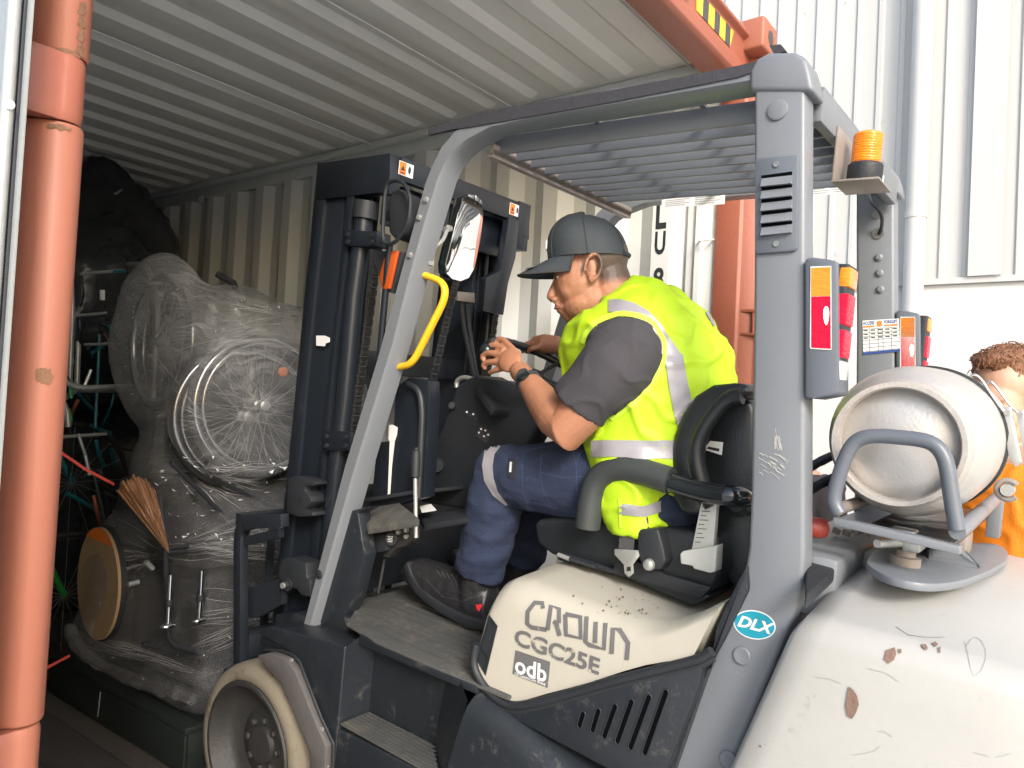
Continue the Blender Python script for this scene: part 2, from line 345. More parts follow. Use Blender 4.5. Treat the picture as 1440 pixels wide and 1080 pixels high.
def text_geo(txt, bold=0, shear=0):
    cu = bpy.data.curves.new('t', 'FONT'); cu.body = txt; cu.size = 1; cu.offset = bold; cu.shear = shear; cu.resolution_u = 3
    o = bpy.data.objects.new('t', cu); COL.objects.link(o)
    dg = bpy.context.evaluated_depsgraph_get(); dg.update()
    me = bpy.data.meshes.new_from_object(o.evaluated_get(dg)); bpy.data.objects.remove(o)
    vs = [v.co.copy() for v in me.vertices]; fs = [list(p.vertices) for p in me.polygons]
    x0 = min(v.x for v in vs); x1 = max(v.x for v in vs); y0 = min(v.y for v in vs); y1 = max(v.y for v in vs)
    return [((v.x - x0) / (x1 - x0), (v.y - y0) / (y1 - y0)) for v in vs], fs
def decal_text(b, bv, txt, bl, br, tl, bold=.0, shear=0, off=.0018):  # bl/br/tl: bottom left, bottom right, top left
    uv, fs = text_geo(txt, bold, shear); P = []
    for u, w in uv:
        x = bl[0] + (br[0] - bl[0]) * u + (tl[0] - bl[0]) * w; y = bl[1] + (br[1] - bl[1]) * u + (tl[1] - bl[1]) * w
        P.append(hit(bv, x, y, off))
    if all(p is not None for p in P): b.add(P, fs)
    return b
def plane_text(b, txt, o, ux, uy, bold=0, shear=0):        # text on a plane through o with edge vectors
    uv, fs = text_geo(txt, bold, shear); return b.add([V(o) + V(ux) * u + V(uy) * w for u, w in uv], fs)
# ============================================================ SETTING
g = B().mm((-60, -60, -.36), (60, 60, -.30)); solo('ground', g, 'asphalt', None, None, kind='structure')
# ---- warehouse wall
wh = thing('warehouse', 'white warehouse wall with ribbed cladding above a plain painted base and a white downpipe', 'building', MW, (5.6, 0, -.3))
b = B(); pr = []
y = -9.0
while y < 9:
    pr += [(5.60, y), (5.60, y + .070), (5.586, y + .082), (5.586, y + .108), (5.60, y + .120)]
    y += .14
prof = [V((a, c, 2.34)) for a, c in pr] + [V((5.66, 9, 2.34)), V((5.66, -9, 2.34))]
b.ext(prof, (0, 0, 7.5)); part('cladding', b, 'clad', wh, smooth=12)
b = B().mm((5.60, -9, -.3), (5.9, 9, 2.30)); part('base_wall', b, 'wallw', wh, .005)
b = B().mm((5.57, -9, 2.300), (5.66, 9, 2.338)); part('flashing', b, 'clad', wh)
b = B(); b.tube([(5.50, .90, -.3), (5.50, .90, 9.5)], .062, 20); part('downpipe', b, 'clad', wh)
for z in (2.75, 5.2): part('pipe_bracket', B().lathe((5.50, .90, z), (0, 0, 1), [(.068, -.02), (.068, .02)], 20), 'clad', wh)
b = B().mm((5.55, .42, 2.34), (5.57, .60, 9.8)); part('corner_flashing', b, 'clad', wh)
b = B()
for i in range(90):
    yy = -1.2 + (i % 15) * .28 + .095; zz = 2.55 + (i // 15) * .9
    b.lathe((5.586, yy, zz), (-1, 0, 0), [(.006, 0), (.006, .004)], 6)
part('screw_heads', b, 'galv', wh)['kind'] = 'stuff'

# ---- shipping container
ct = thing('shipping_container', 'open orange shipping container with grey ribbed inside, its doors folded back', 'container', MW, (1.625, 4, -.12))
X0, X1, Y0, Y1, ZC = .45, 2.80, 1.155, 7.1, 2.735
b = B()
for i in range(12): b.mm((X0 + i * .196, Y0 - .02, -.12), (X0 + i * .196 + .192, Y1, 0))
part('floor', b, 'wood', ct, .002)
b = B(); prof = []
y = 1.496; prof = [(X1 + .012, Y0), (X1 + .012, 1.215), (X1, 1.22), (X1, 1.235), (X1 + .012, 1.24), (X1 + .012, 1.278), (X1 + .004, 1.28), (X1 + .004, 1.296), (X1, 1.349 - .055), (X1 + .036, 1.305), (X1, 1.349)]
prof = [(X1 + .014, Y0), (X1 + .014, 1.210), (X1, 1.216), (X1, 1.238), (X1 + .014, 1.244), (X1 + .014, 1.278), (X1 + .030, 1.2795), (X1 + .036, 1.296), (X1, 1.349), (X1, 1.428)]
y = 1.428
while y < Y1 - .3:
    prof += [(X1 + .036, y + .068), (X1 + .036, y + .132), (X1, y + .200), (X1, y + .278)]; y += .278
prof += [(X1 + .05, Y1), (X1 + .05, Y0)]
b.ext([V((a, c, .16)) for a, c in prof], (0, 0, ZC - .235)); part('side_wall', b, 'cint', ct, smooth=12)
b = B(); prof = [(X0, Y0)]; y = 1.3
while y < Y1 - .3:
    prof += [(X0, y), (X0 - .036, y + .068), (X0 - .036, y + .138), (X0, y + .206)]; y += .278
prof += [(X0 - .05, Y1), (X0 - .05, Y0)]
b.ext([V((a, c, .16)) for a, c in prof], (0, 0, ZC - .235)); part('side_wall', b, 'cint', ct, smooth=12)
b = B(); prof = []; x = X0
while x < X1 - .2: prof += [(x, Y1), (x + .1, Y1), (x + .14, Y1 + .04), (x + .24, Y1 + .04)]; x += .278
prof += [(X1, Y1), (X1, Y1 + .06), (X0, Y1 + .06)]
b.ext([V((a, c, .0)) for a, c in prof], (0, 0, ZC)); part('end_wall', b, 'cint', ct, smooth=12)
# rails
b = B().mm((X1 + .002, Y0, ZC - .078), (X1 + .06, Y1, ZC + .02)); b.mm((X1 - .045, Y0, ZC - .012), (X1 + .002, Y1, ZC + .02)); part('top_rail', b, 'cint', ct, .006)
b = B().mm((X0 - .06, Y0, ZC - .078), (X0 - .002, Y1, ZC + .02)); b.mm((X0 - .002, Y0, ZC - .012), (X0 + .045, Y1, ZC + .02)); part('top_rail', b, 'cint', ct, .006)
b = B().mm((X1, Y0, -.12), (X1 + .06, Y1, .158)); part('bottom_rail', b, 'cint', ct, .004)
b = B().mm((X0 - .06, Y0, -.12), (X0, Y1, .158)); part('bottom_rail', b, 'rust', ct, .004)
# roof ribs across
b = B(); P = .236; prof = []; y = Y0
while y < Y1:
    prof += [(y, 0), (y + .092, 0), (y + .128, 1), (y + .205, 1)]; y += P
prof.append((Y1, 0)); rows = []
for x, k in ((X0 + .04, 0), (X0 + .07, 0), (X0 + .12, .85), (X0 + .16, 1), (X1 - .16, 1), (X1 - .12, .85), (X1 - .07, 0), (X1 - .04, 0)):
    rows.append([V((x, yy, ZC + .022 * (1 - d * k) - .004)) for yy, d in prof])
n = len(prof)
o0 = len(b.v); b.v += [p for r in rows for p in r]
for i in range(len(rows) - 1):
    for j in range(n - 1): b.f.append([i * n + j, i * n + j + 1, (i + 1) * n + j + 1, (i + 1) * n + j])
rf = part('roof', b, 'croof', ct, smooth=5)
md = rf.modifiers.new('thick', 'SOLIDIFY'); md.thickness = .006; md.offset = 1
b = B()
for yy in (Y0 + .105, Y0 + 4 * P + .02, Y0 + 8 * P + .05): b.mm((X0 + .05, yy, ZC - .006), (X1 - .05, yy + .004, ZC + .0))
part('roof_seam', b, 'cint', ct)
# door header: hollow box across the opening, gutter lip on top
b = B(); hz = 2.632
prof = [(1.157, hz + .0), (1.06, hz - .002), (1.045, hz + .01), (1.045, hz + .055), (1.052, hz + .064), (1.052, hz + .155), (1.03, hz + .165), (1.03, hz + .178), (1.157, hz + .178)]
b.ext([V((X0 - .02, a, c)) for a, c in prof], (X1 - X0 + .03, 0, 0)); hd = part('door_header', b, 'rust', ct, .004, 2)
def hdq(x, z, w=0): return V((x, 1.0505, z))
b1 = B(); b2 = B(); x = 2.30
for k in range(7):
    t = B()
    q = [hdq(x, hz + .072), hdq(x + .05, hz + .072), hdq(x + .05 + .0, hz + .142), hdq(x, hz + .142)]
    if k == 6: q = [hdq(x, hz + .072), hdq(x + .028, hz + .142), hdq(x, hz + .142)]
    t.ext(q, (0, -.001, 0)); x += .05; part('hazard_stripe', t, 'hazb' if k % 2 else 'hazy', hd)

b = B(); c = V((2.18, 1.045, hz + .105))       # door lock keeper on the header
b.mm(c + V((-.045, -.018, -.035)), c + V((-.03, .01, .035))); b.mm(c + V((-.045, -.018, -.035)), c + V((.03, .01, -.022))); b.mm(c + V((-.045, -.018, .022)), c + V((.01, .01, .035)))
b.mm(c + V((.018, -.024, -.02)), c + V((.035, .01, .03))); part('lock_keeper', b, 'rust', hd, .003)
# corner casting
b = B().mm((X1 - .065, .975, hz + .115), (X1 + .085, 1.15, hz + .235)); cc = part('corner_casting', b, 'orange', ct, .012, 3)
b = B(); b.lathe((X1 + .01, .9749, hz + .175), (0, -1, 0), [(.028, 0), (.028, .001)], 20); part('casting_hole', b, 'dark', cc); b = B().lathe((X1 - .0655, 1.07, hz + .17), (-1, 0, 0), [(.026, 0), (.026, .001)], 20); part('casting_hole', b, 'dark', cc)
b = B().mm((X0 - .085, .975, hz + .115), (X0 + .065, 1.15, hz + .235)); part('corner_casting', b, 'orange', ct, .012, 3)
# right corner post
b = B(); prof = [(X1, 1.157), (X1 - .002, 1.06), (X1 + .008, 1.052), (X1 + .012, 1.03), (X1 + .03, 1.0), (X1 + .03, .95), (X1 + .09, .95), (X1 + .09, 1.157)]
b.ext([V((a, c, -.12)) for a, c in prof], (0, 0, hz + .235)); rp_ = part('corner_post', b, 'rust', ct, .003, 2)
b = B(); pp = Wd(1050, 453, x=X1 + .02)
b.mm(pp + V((-.012, -.05, -.052)), pp + V((.02, .02, -.042))); b.mm(pp + V((-.012, -.05, .036)), pp + V((.02, .02, .048))); b.mm(pp + V((-.008, -.03, -.05)), pp + V((.02, -.022, .045)))
part('hinge_lug', b, 'rust', rp_, .002)
b = B(); b.tube(fillet([Wd(982, 342, x=X1 - .002), Wd(984, 339, x=X1 - .03), Wd(1000, 337, x=X1 - .03), Wd(1004, 337, x=X1 + .01)], .01), .004, 8); part('lashing_ring', b, 'cint', ct)
p = Wd(284, 280, x=X1 - .01); b = B(); b.lathe(p, (0, 1, .2), [(.018, -.006), (.026, -.004), (.026, .004), (.018, .006)], 16); b.tube([p + V((0, 0, 0)), p + V((.0, .02, .03))], .006); part('lashing_ring', b, 'galv', ct)
# left corner post: rounded J bar with two hinge sleeves and open door leaf
cx, cy = .425, 1.088
def jbar(z0, z1, r=.0275, dx=0, lip=False):
    b = B(); pr = []
    for k in range(19):
        a = math.radians(-100 + k * 10.5); pr.append((cx + dx + math.cos(a - .35) * r, cy + math.sin(a - .35) * r))
    pr += [(cx + .02, cy + .07), (cx - .055, cy + .07), (cx - .055, cy + .012)]
    rr = [[V((x, y, z)) for x, y in pr] for z in ((z0, z0 + .004, z1 - .004, z1) if lip else (z0, z1))]
    if lip:
        for k in (0, 3):
            for p in rr[k]: p.x = cx + (p.x - cx) * .93; p.y = cy + (p.y - cy) * .93
    return b.loft(rr)
H = [(1.676, 1.772), (.905 - .16, .905), (-.02, .1)]
zt = lambda py: Wd(95, py, x=.42).z
z_a, z_b, z_c = Wd(100, 74, y=cy - .03).z, Wd(90, 170, y=cy - .03).z, Wd(35, 1024, y=cy - .03).z
part('corner_post', jbar(z_a, hz + .12, lip=True), 'orange', ct, 0, smooth=50)
part('corner_post', jbar(z_c, z_b, lip=True), 'orange', ct, 0, smooth=50)
part('corner_post', jbar(-.12, z_c - .17, lip=True), 'orange', ct, 0, smooth=50)
def hinge(z0, z1):
    b = B(); r = .027; c = (cx - .004, cy - .004)
    pr = [(c[0] + math.cos(math.radians(a)) * r, c[1] + math.sin(math.radians(a)) * r) for a in range(-115, 100, 12)]
    pr += [(cx - .03, cy + .03), (cx - .058, cy + .0), (cx - .058, cy - .022), (cx - .052, cy - .028), (cx - .02, cy - .030)]
    n = len(pr); rr = []
    for z, k in ((z0, .9), (z0 + .006, .98), (z0 + .014, 1), (z1 - .014, 1), (z1 - .006, .98), (z1, .9)):
        rr.append([V((c[0] + (x - c[0]) * (k if i < 19 else 1), c[1] + (y - c[1]) * k, z)) for i, (x, y) in enumerate(pr)])
    return b.loft(rr)
part('door_hinge', hinge(z_b + .002, z_a - .002), 'rust', ct, 0, smooth=40)
part('door_hinge', hinge(z_c - .168, z_c - .002), 'orange', ct, 0, smooth=40)
def post_patch(pts, m):
    bb = B(); c = V((cx, cy, 0)); q = []
    for x, y in pts:
        d = V(((x - 720) / FPX, (y - 540) / FPX, 1)); d = V((d.dot(Xw), d.dot(Yw), d.dot(Zw))); A = d.x ** 2 + d.y ** 2; Bq = -2 * (d.x * cx + d.y * cy); Cq = cx * cx + cy * cy - .0282 ** 2; D = Bq * Bq - 4 * A * Cq
        if D < 0: return
        q.append(CW + d * ((-Bq - math.sqrt(D)) / (2 * A)))
    rg = random.Random(int(pts[0][0] * 7 + pts[0][1])); cc_ = sum(q, V((0, 0, 0))) / len(q); o_ = V((cx, cy, cc_.z)); cc_ = o_ + (cc_ - o_).normalized() * .0284; ring = []
    for i in range(len(q)):
        for t in (0, .33, .66):
            p = q[i] * (1 - t) + q[(i + 1) % len(q)] * t; p = cc_ + (p - cc_) * rg.uniform(.75, 1.08); o_ = V((cx, cy, p.z)); ring.append(o_ + (p - o_).normalized() * .0283)
    n_ = len(ring); mid = []
    for p in ring: m__ = (p + cc_) / 2; o_ = V((cx, cy, m__.z)); mid.append(o_ + (m__ - o_).normalized() * .0284)
    bb.add(ring + mid + [cc_], [[i, (i + 1) % n_, n_ + (i + 1) % n_, n_ + i] for i in range(n_)] + [[n_ + i, n_ + (i + 1) % n_, 2 * n_] for i in range(n_)]); part('rust_patch', bb, m, ct)
M['rustp'] = mat('brown_rust', (.17, .085, .045), .85, 0, .4, 40, .4); 
for k in range(4): post_patch([(112 - k * 1 + dx, 4 + k * 19 + dy) for dx, dy in ((0, 0), (5, -3), (9, 2), (10, 12), (8, 19), (2, 17), (-4, 12), (-1, 6))], 'rustp')
post_patch([(78, 66), (92, 68), (104, 72), (113, 78), (112, 83), (100, 78), (86, 73), (76, 70)], 'rustp')
post_patch([(62, 176), (72, 173), (88, 175), (100, 180), (101, 186), (94, 183), (84, 184), (76, 179), (66, 182)], 'rustp')
post_patch([(50, 518), (60, 515), (72, 518), (78, 530), (68, 541), (54, 540), (46, 530)], 'rustp')
# rust ledges on the post ends
b = B().ext([V((.331, 1.0, -.1)), V((.3546, 1.0, -.1)), V((.3546, 2.2, -.1)), V((.331, 2.2, -.1))], (0, 0, 2.6)); dr = part('door', b, 'galv', ct, .003)
b = B().ext([V((.3555, 1.02, -.1)), V((.3615, 1.02, -.1)), V((.3615, 1.08, -.1)), V((.3555, 1.08, -.1))], (0, 0, 2.6)); part('door_gasket', b, 'darkgrey', dr, .002)
b = B().mm((.3405, .994, -.1), (.3448, 1.0, 2.5)); part('door_gasket', b, 'ink', dr, .001)
b = B(); b.tube([(.330, .992, -.1), (.330, .992, 2.55)], .0075, 20); rd = part('locking_bar', b, 'galv', dr)
b = B(); p = Wd(2, 130, y=.95); b.lathe(V((.330, .985, p.z)), (-.3, -1, 0), [(.003, 0), (.0055, .0), (.0055, .003), (.003, .003)], 20); part('bar_bracket', b, 'galv', rd)
# container number on the flat inner rib, letters stacked
for ch, (yb, ht) in {'L': (322, 38), 'U': (358, 33), '8': (401, 25)}.items():
    py0 = {'L': (278, 322), 'U': (325, 358), '8': (376, 408)}[ch]
    zt_, zb_ = Wd(930, py0[0], x=X1).z, Wd(930, py0[1], x=X1).z
    b = B(); plane_text(b, ch, (X1 - .0015, 1.412, zb_), (0, -.047, 0), (0, 0, zt_ - zb_), .03); part('painted_character', b, 'ink', ct)

# loading ramp under the truck, from the yard up to the container floor
b = B(); b.ext([V((-1.1, -.95, -.045)), V((-1.1, -4.6, -.045)), V((-1.1, -4.6, -.10)), V((-1.1, -.95, -.10))], (2.2, 0, 0))
for k in range(24): b.mm((-1.0, -1.1 - k * .14, -.046), (1.0, -1.13 - k * .14, -.040))
solo('loading_ramp', b, 'galv', 'ribbed steel ramp under the forklift leading up to the container', 'ramp', M0=MT, base=(0, -1, -.1))
# ============================================================ FORKLIFT (truck frame: x across, y forward, z up)
fk = thing('forklift', 'cream and grey gas forklift with overhead guard driving up into the container', 'forklift', MT, (0, 0, -.035))
NX = -.45
def both(name, b_fn, m, parent=None, **kw):
    return [part(name, b_fn(s), m, parent or fk, **kw) for s in (-1, 1)]
def mirx(b, s):
    if s == 1:
        for p in b.v: p.x = -p.x
    return b
# ---- overhead guard
out = [(425, 875), (481, 660), (528.7, 506.5), (556.8, 400), (578.5, 318), (594, 262), (604, 234), (617, 207), (636, 184), (665, 164.5), (760, 143), (860, 122.5), (1062, 88)]
inn = [(438, 883), (501, 660), (555, 480), (578.5, 388), (600, 313), (619.4, 248), (629, 228), (641, 212), (660, 197), (693, 180), (760, 168.5), (860, 152.5), (1062, 118)]
O = polyT(out, x=NX); I = polyT(inn, x=NX)
def guard_side(s):
    b = B(); rings = []
    for o, i in zip(O, I):
        d = (i - o); e = .012; u = d.normalized()
        r = [o + V((.012, 0, 0)), o + u * .010, i - u * .010, i + V((.012, 0, 0)), i + V((.066, 0, 0)), o + V((.066, 0, 0))]
        rings.append(r)
    return mirx(b.loft(rings), s)
gs = both('guard_side_frame', guard_side, 'guard', smooth=50)
pil = [(1060, 112), (1059.5, 400), (1057, 600), (1055, 700), (1052, 770), (1046, 808), (1036, 840), (1024, 866), (1012, 900), (1001, 930), (985, 965), (944, 1068), (905, 1180), (1000, 1180), (1027, 1080), (1083, 947), (1118, 858), (1129, 815), (1131, 780), (1131.5, 600), (1132, 400), (1132.5, 112)]
PL = polyT(pil, x=NX)
def pillar(s):
    return mirx(B().ext(PL, (.062, 0, 0)), s)
pp = both('rear_pillar', pillar, 'guard', bevel=.009, seg=3, smooth=50)
topc = polyT([(1053, 128), (1053, 100), (1062, 82), (1080, 73), (1120, 72), (1134, 82), (1139, 100), (1144, 128)], x=NX - .006)
both('pillar_cap', lambda s: mirx(B().ext(topc, (.085, 0, 0)), s), 'guard', bevel=.010, seg=3, smooth=60)
b = B()
yr = -1.485
b.mm((-.37, yr - .012, 2.045), (.37, yr + .012, 2.115)); b.mm((-.37, yr - .012, 2.105), (.37, yr + .05, 2.117)); part('rear_crossbar', b, 'guard', fk, .004)
yf = S(690, 205, x=-.385).y
b = B().mm((-.385, yf - .012, 2.048), (.385, yf + .012, 2.062)); b.mm((-.385, yf - .012, 2.062), (.385, yf + .002, 2.085)); part('front_crossbar', b, 'bracket', fk, .002)
for k in range(9):
    x = -.352 + k * .0704
    b = B().mm((x - .006, yf + .012, 2.064), (x + .006, yr + .012, 2.112)); part('roof_slat', b, 'guard', fk, .002)
for k in range(2):
    yy = -.95 - k * .28
    b = B().mm((-.385, yy - .006, 2.1125), (.385, yy + .006, 2.119)); part('slat_stay', b, 'guard', fk)
# foam tape on the near rail
b = B(); T1 = [(603, 186, 9), (640, 176, 12), (668, 169, 18), (760, 153, 18), (860, 136, 17), (960, 117, 16), (1040, 101, 16), (1066, 93, 13)]
bvg = bvh_of(gs[0], pp[0])
tp = [S(a, c, x=NX - .0) for a, c, w in T1]; rings = []
for (a, c, w) in T1:
    p0 = S(a, c - w / 2, x=NX); p1 = S(a, c + w / 2, x=NX); rings.append([p0 + V((-.004, 0, 0)), p1 + V((-.004, 0, 0)), p1 + V((.006, 0, 0)), p0 + V((.006, 0, 0))])
b.loft(rings); part('foam_tape', b, 'tape', fk, smooth=50)
b = B().ext(polyT([(1082, 64), (1098, 62), (1105, 72), (1088, 76)], x=-.40), (.03, 0, 0)); part('tape_end', b, 'tape', fk)
b = B()
for pts in ([(715, 222), (745, 232), (768, 252), (745, 246), (722, 236)],): b.ext(polyT(pts, y=yf + .02), (0, .004, 0))
part('tape_end', b, 'tape', fk)
# ---- rear pillar fittings
for s in (-1, 1):
    P = pp[0 if s < 0 else 1]
    if s < 0:
        q = polyT([(1065, 224), (1122, 219), (1124, 224), (1123, 350), (1119, 354), (1066, 358), (1063, 352), (1063, 229)], x=NX)
        fr = part('vent_plate', B().ext(q, (-.008, 0, 0)), 'plastic', P, bevel=.003, seg=2)
        fr.data.materials[0] = M['guardd'] if 'guardd' in M else M['guard']
        part('vent_opening', B().ext(polyT([(1071, 247), (1114, 241), (1114, 327), (1071, 333)], x=NX - .0083), (-.0008, 0, 0)), 'void', fr)
        bb = B()
        for k in range(5):
            y0 = 246 + k * 17.2
            p0, p1 = S(1071, y0 + 5, x=NX - .009), S(1114, y0, x=NX - .009); p2, p3 = S(1114, y0 + 13, x=NX - .009), S(1071, y0 + 17.5, x=NX - .009)
            bb.add([p0, p1, p1 + V((.001, 0, 0)), p0 + V((.001, 0, 0)), p3 + V((-.009, 0, 0)), p2 + V((-.009, 0, 0)), p2 + V((.001, 0, 0)), p3 + V((.001, 0, 0))],
                   [[0, 1, 5, 4], [4, 5, 6, 7], [7, 6, 2, 3], [0, 4, 7, 3], [1, 2, 6, 5], [0, 3, 2, 1]])
        part('vent_louvre', bb, 'guard', fr)
        for (a, c) in ((1092, 231), (1092, 343)): part('screw', B().lathe(S(a, c, x=NX - .008), (-1, 0, 0), [(.0035, 0), (.006, .0005), (.006, .003), (.0025, .003), (.0025, .0015)], 14), 'steel', fr)
        for (a, c, r) in ((1094, 155, .0205), (1044, 922, .018), (1024, 1068, .018)):
            part('plug', B().lathe(S(a, c, x=NX), (-1, 0, 0), [(r, 0), (r, .004), (r * .86, .0055), (.001, .004)], 28), 'guard', P)
        bv = bvh_of(P)
        st = B(); decal_poly(st, bv, [(1061.5 + 29.5 * math.cos(t) - 3 * math.sin(t), 878.5 + 20 * math.sin(t) + 5.5 * math.cos(t)) for t in [k * math.pi / 24 for k in range(48)]], .0010)
        part('model_badge', st, 'label', P, label='oval teal badge lettered DLX')
        st = B(); decal_poly(st, bv, [(1061.5 + 27.8 * math.cos(t) - 3 * math.sin(t), 878.5 + 18.3 * math.sin(t) + 5.5 * math.cos(t)) for t in [k * math.pi / 24 for k in range(48)]], .0016)
        part('model_badge', st, 'teal', P)
        st = B(); decal_text(st, bv, 'DLX', (1037, 880), (1089, 893), (1039, 864), .035, .3, .0024); part('badge_letters', st, 'label', P)
        st = B()
        rg = random.Random(2)
        for k in range(34):
            x, y = (rg.uniform(1066, 1100), rg.uniform(636, 664)) if k > 12 else (rg.uniform(1088, 1098), rg.uniform(602, 624)); L = rg.uniform(5, 17); a = rg.gauss(.45, .2) if k > 12 else rg.gauss(1.45, .15)
            decal_strip(st, bv, [(x, y), (x + L * .5 * math.cos(a), y + L * .5 * math.sin(a) + rg.uniform(-1, 1)), (x + L * math.cos(a), y + L * math.sin(a) + 1)], rg.uniform(.5, 2.0), 3, 1, .0010 + k * .00002)
        part('paint_scuff', st, 'scuff', P)['kind'] = 'stuff'
    else:
        # holes, bolts and paper schedule on the inner face of the far pillar
        xin = .387
        for (a, c, r) in ((1233, 302, .012), (1235, 328, .016)):
            part('cable_hole', B().lathe(S(a, c, x=xin), (-1, 0, 0), [(r, 0), (r, .003), (r * .7, .003), (r * .7, .001), (.001, .001)], 20), 'steel', P)
        for (a, c) in ((1236, 362), (1237, 384), (1238, 407)): part('plug', B().lathe(S(a, c, x=xin), (-1, 0, 0), [(.011, 0), (.011, .003), (.006, .007), (.001, .007)], 16), 'guard', P)
        q = polyT([(1213, 451), (1264, 448), (1266, 494), (1214, 499)], x=xin); sh = part('service_sheet', B().ext(q, (-.001, 0, 0)), 'label', P, label='white service record sheet with ruled table')
        def sq(u, v, dx=.0016): return (q[0] * (1 - u) + q[1] * u) * (1 - v) + (q[3] * (1 - u) + q[2] * u) * v + V((-dx, 0, 0))
        st = B(); st.add([sq(0, .93), sq(1, .93), sq(1, 1), sq(0, 1)], [[0, 1, 2, 3]]); part('printed_band', st, 'blueink', sh)
        st = B(); plane_text(st, 'ACCESS', sq(.01, .13), sq(.33, .13) - sq(.01, .13), sq(.01, .03) - sq(.01, .13), .03); plane_text(st, 'FORKLIFT', sq(.6, .13), sq(.97, .13) - sq(.6, .13), sq(.6, .03) - sq(.6, .13), .03)
        part('printed_heading', st, 'blueink', sh)
        st = B(); st.add([sq(.01, .16), sq(.33, .16), sq(.33, .21), sq(.01, .21)], [[0, 1, 2, 3]]); st.add([sq(.6, .16), sq(.97, .16), sq(.97, .21), sq(.6, .21)], [[0, 1, 2, 3]]); st.add([sq(.40, .04), sq(.54, .04), sq(.54, .2), sq(.40, .2)], [[0, 1, 2, 3]])
        part('printed_strip', st, 'orangelabel', sh)
        st = B()
        for k in range(7): v = .25 + k * .11; st.add([sq(0, v), sq(1, v), sq(1, v + .012), sq(0, v + .012)], [[0, 1, 2, 3]])
        for u in (.18, .42, .55, .78): st.add([sq(u, .25), sq(u + .01, .25), sq(u + .01, .92), sq(u, .92)], [[0, 1, 2, 3]])
        for k in range(3):
            for j in range(5):
                u = .02 + j * .2; v = .28 + k * .11; st.add([sq(u, v), sq(u + .12, v), sq(u + .12, v + .04), sq(u, v + .03)], [[0, 1, 2, 3]])
        part('ruled_lines', st, 'ink', sh)
# labels on the far rail's inner face
for q in ([(931, 281), (1020, 271), (1019, 287), (930, 293)], [(1141, 261), (1186, 257), (1200, 271), (1141, 276)]):
    Q = polyT(q, x=.383); lb = part('warning_label', B().ext(Q, (-.001, 0, 0)), 'label', fk)
    st = B()
    for k in range(4):
        for j in range(2):
            u0 = .06 + j * .48; v = .15 + k * .2
            f_ = lambda u, v: (Q[0] * (1 - u) + Q[1] * u) * (1 - v) + (Q[3] * (1 - u) + Q[2] * u) * v + V((-.0016, 0, 0))
            st.add([f_(u0, v), f_(u0 + .4 - .08 * (k % 2), v), f_(u0 + .4 - .08 * (k % 2), v + .07), f_(u0, v + .07)], [[0, 1, 2, 3]])
    part('small_print', st, 'galv', lb)
# ---- tail lights
lo = [(1131.5, 364), (1140, 361), (1175, 366), (1179, 372), (1179.5, 550), (1177, 555), (1146, 561), (1131.5, 559)]
LP_ = polyT(lo, x=-.462)
for s in (-1, 1):
    tl = part('tail_light', mirx(B().ext(LP_, (.075, 0, 0)), s), 'guardd', fk, bevel=.006, seg=2)
    ex = -.4625
    for side in ((0,) if s < 0 else (0, 1)):
        def L2(px, w=.0): return mirx(B().ext(polyT(px, x=ex), (-.0012 - w, 0, 0)), s)
        def L3(px):
            bb = B().ext(polyT(px, x=ex), (-.0012, 0, 0))
            for p in bb.v: p.x = (.3868 if p.x > ex - .0006 else .3856) if True else 0
            return bb
        mk = L2 if side == 0 else L3
        part('lens_rim', mk([(1140, 375), (1169, 374), (1169.5, 491), (1168, 492.5), (1140, 490.5), (1139, 488)]), 'clearlens', tl)
        ex -= .0006
        part('amber_lens', mk([(1141, 377), (1168, 375.5), (1168, 416), (1141, 417)]), 'amber', tl)
        part('red_lens', mk([(1141, 417.5), (1168, 416.5), (1168.5, 490.5), (1141, 489)]), 'red', tl)
        ex -= .0012
        part('lamp_glow', mk([(1162 + 3.6 * math.cos(t) * (1 - .3 * math.sin(t)), 444 + 13 * math.sin(t)) for t in [k * math.pi / 10 for k in range(20)]]), 'glow', tl)
        ex = -.4625
    # rear facing lens block
    yb = LP_[3].y - .0; z0, z1 = LP_[4].z, LP_[2].z
    fb = B().mm((-.455, yb + .004, z0 + .01), (-.395, yb - .018, z1 - .005)); sl = part('lens_housing', mirx(fb, s), 'plastic', tl, bevel=.004)
    H_ = z1 - z0
    for m_, a, c in (('amber', .76, .95), ('red', .47, .74), ('red', .22, .45), ('clearlens', .04, .20)):
        fb = B().mm((-.456, yb - .002, z0 + .01 + H_ * a), (-.400, yb - .022, z0 + .01 + (H_ - .01) * c)); part('rear_lens', mirx(fb, s), m_, tl, bevel=.003)
# ---- amber beacon on its bracket
yb = -1.56
pc = S(1208, 262, y=yb); pc = V((pc.x, yb, pc.z))
br = B(); w = .052
x0_, x1_ = -.262, -.142
pc = V((-.200, -1.548, 1.953))
br.mm((x0_, -1.498, pc.z - .004), (x1_, -1.592, pc.z)); br.mm((x0_, -1.502, pc.z), (x1_, -1.498, pc.z + .115))
bc = part('beacon_bracket', br, 'bracket', fk, .001)
b = B().lathe(pc, (0, 0, 1), [(.034, 0), (.036, .003), (.036, .042), (.033, .046), (.001, .046)], 32); bs_ = part('beacon_base', b, 'plastic', bc)
pf = [(.030, .046)]
for k in range(11): pf += [(.0290, .048 + k * .0055), (.0305, .050 + k * .0055), (.0305, .0520 + k * .0055)]
pf += [(.029, .110), (.025, .113), (.001, .113)]
part('beacon_lens', B().lathe(pc, (0, 0, 1), pf, 32), 'amber', bc, smooth=60)
part('sticker', B().ext([pc + V((.012, -.0345, .006)), pc + V((.032, -.0190, .006)), pc + V((.032, -.0190, .022)), pc + V((.012, -.0345, .022))], (.001, -.002, 0)), 'label', bs_)
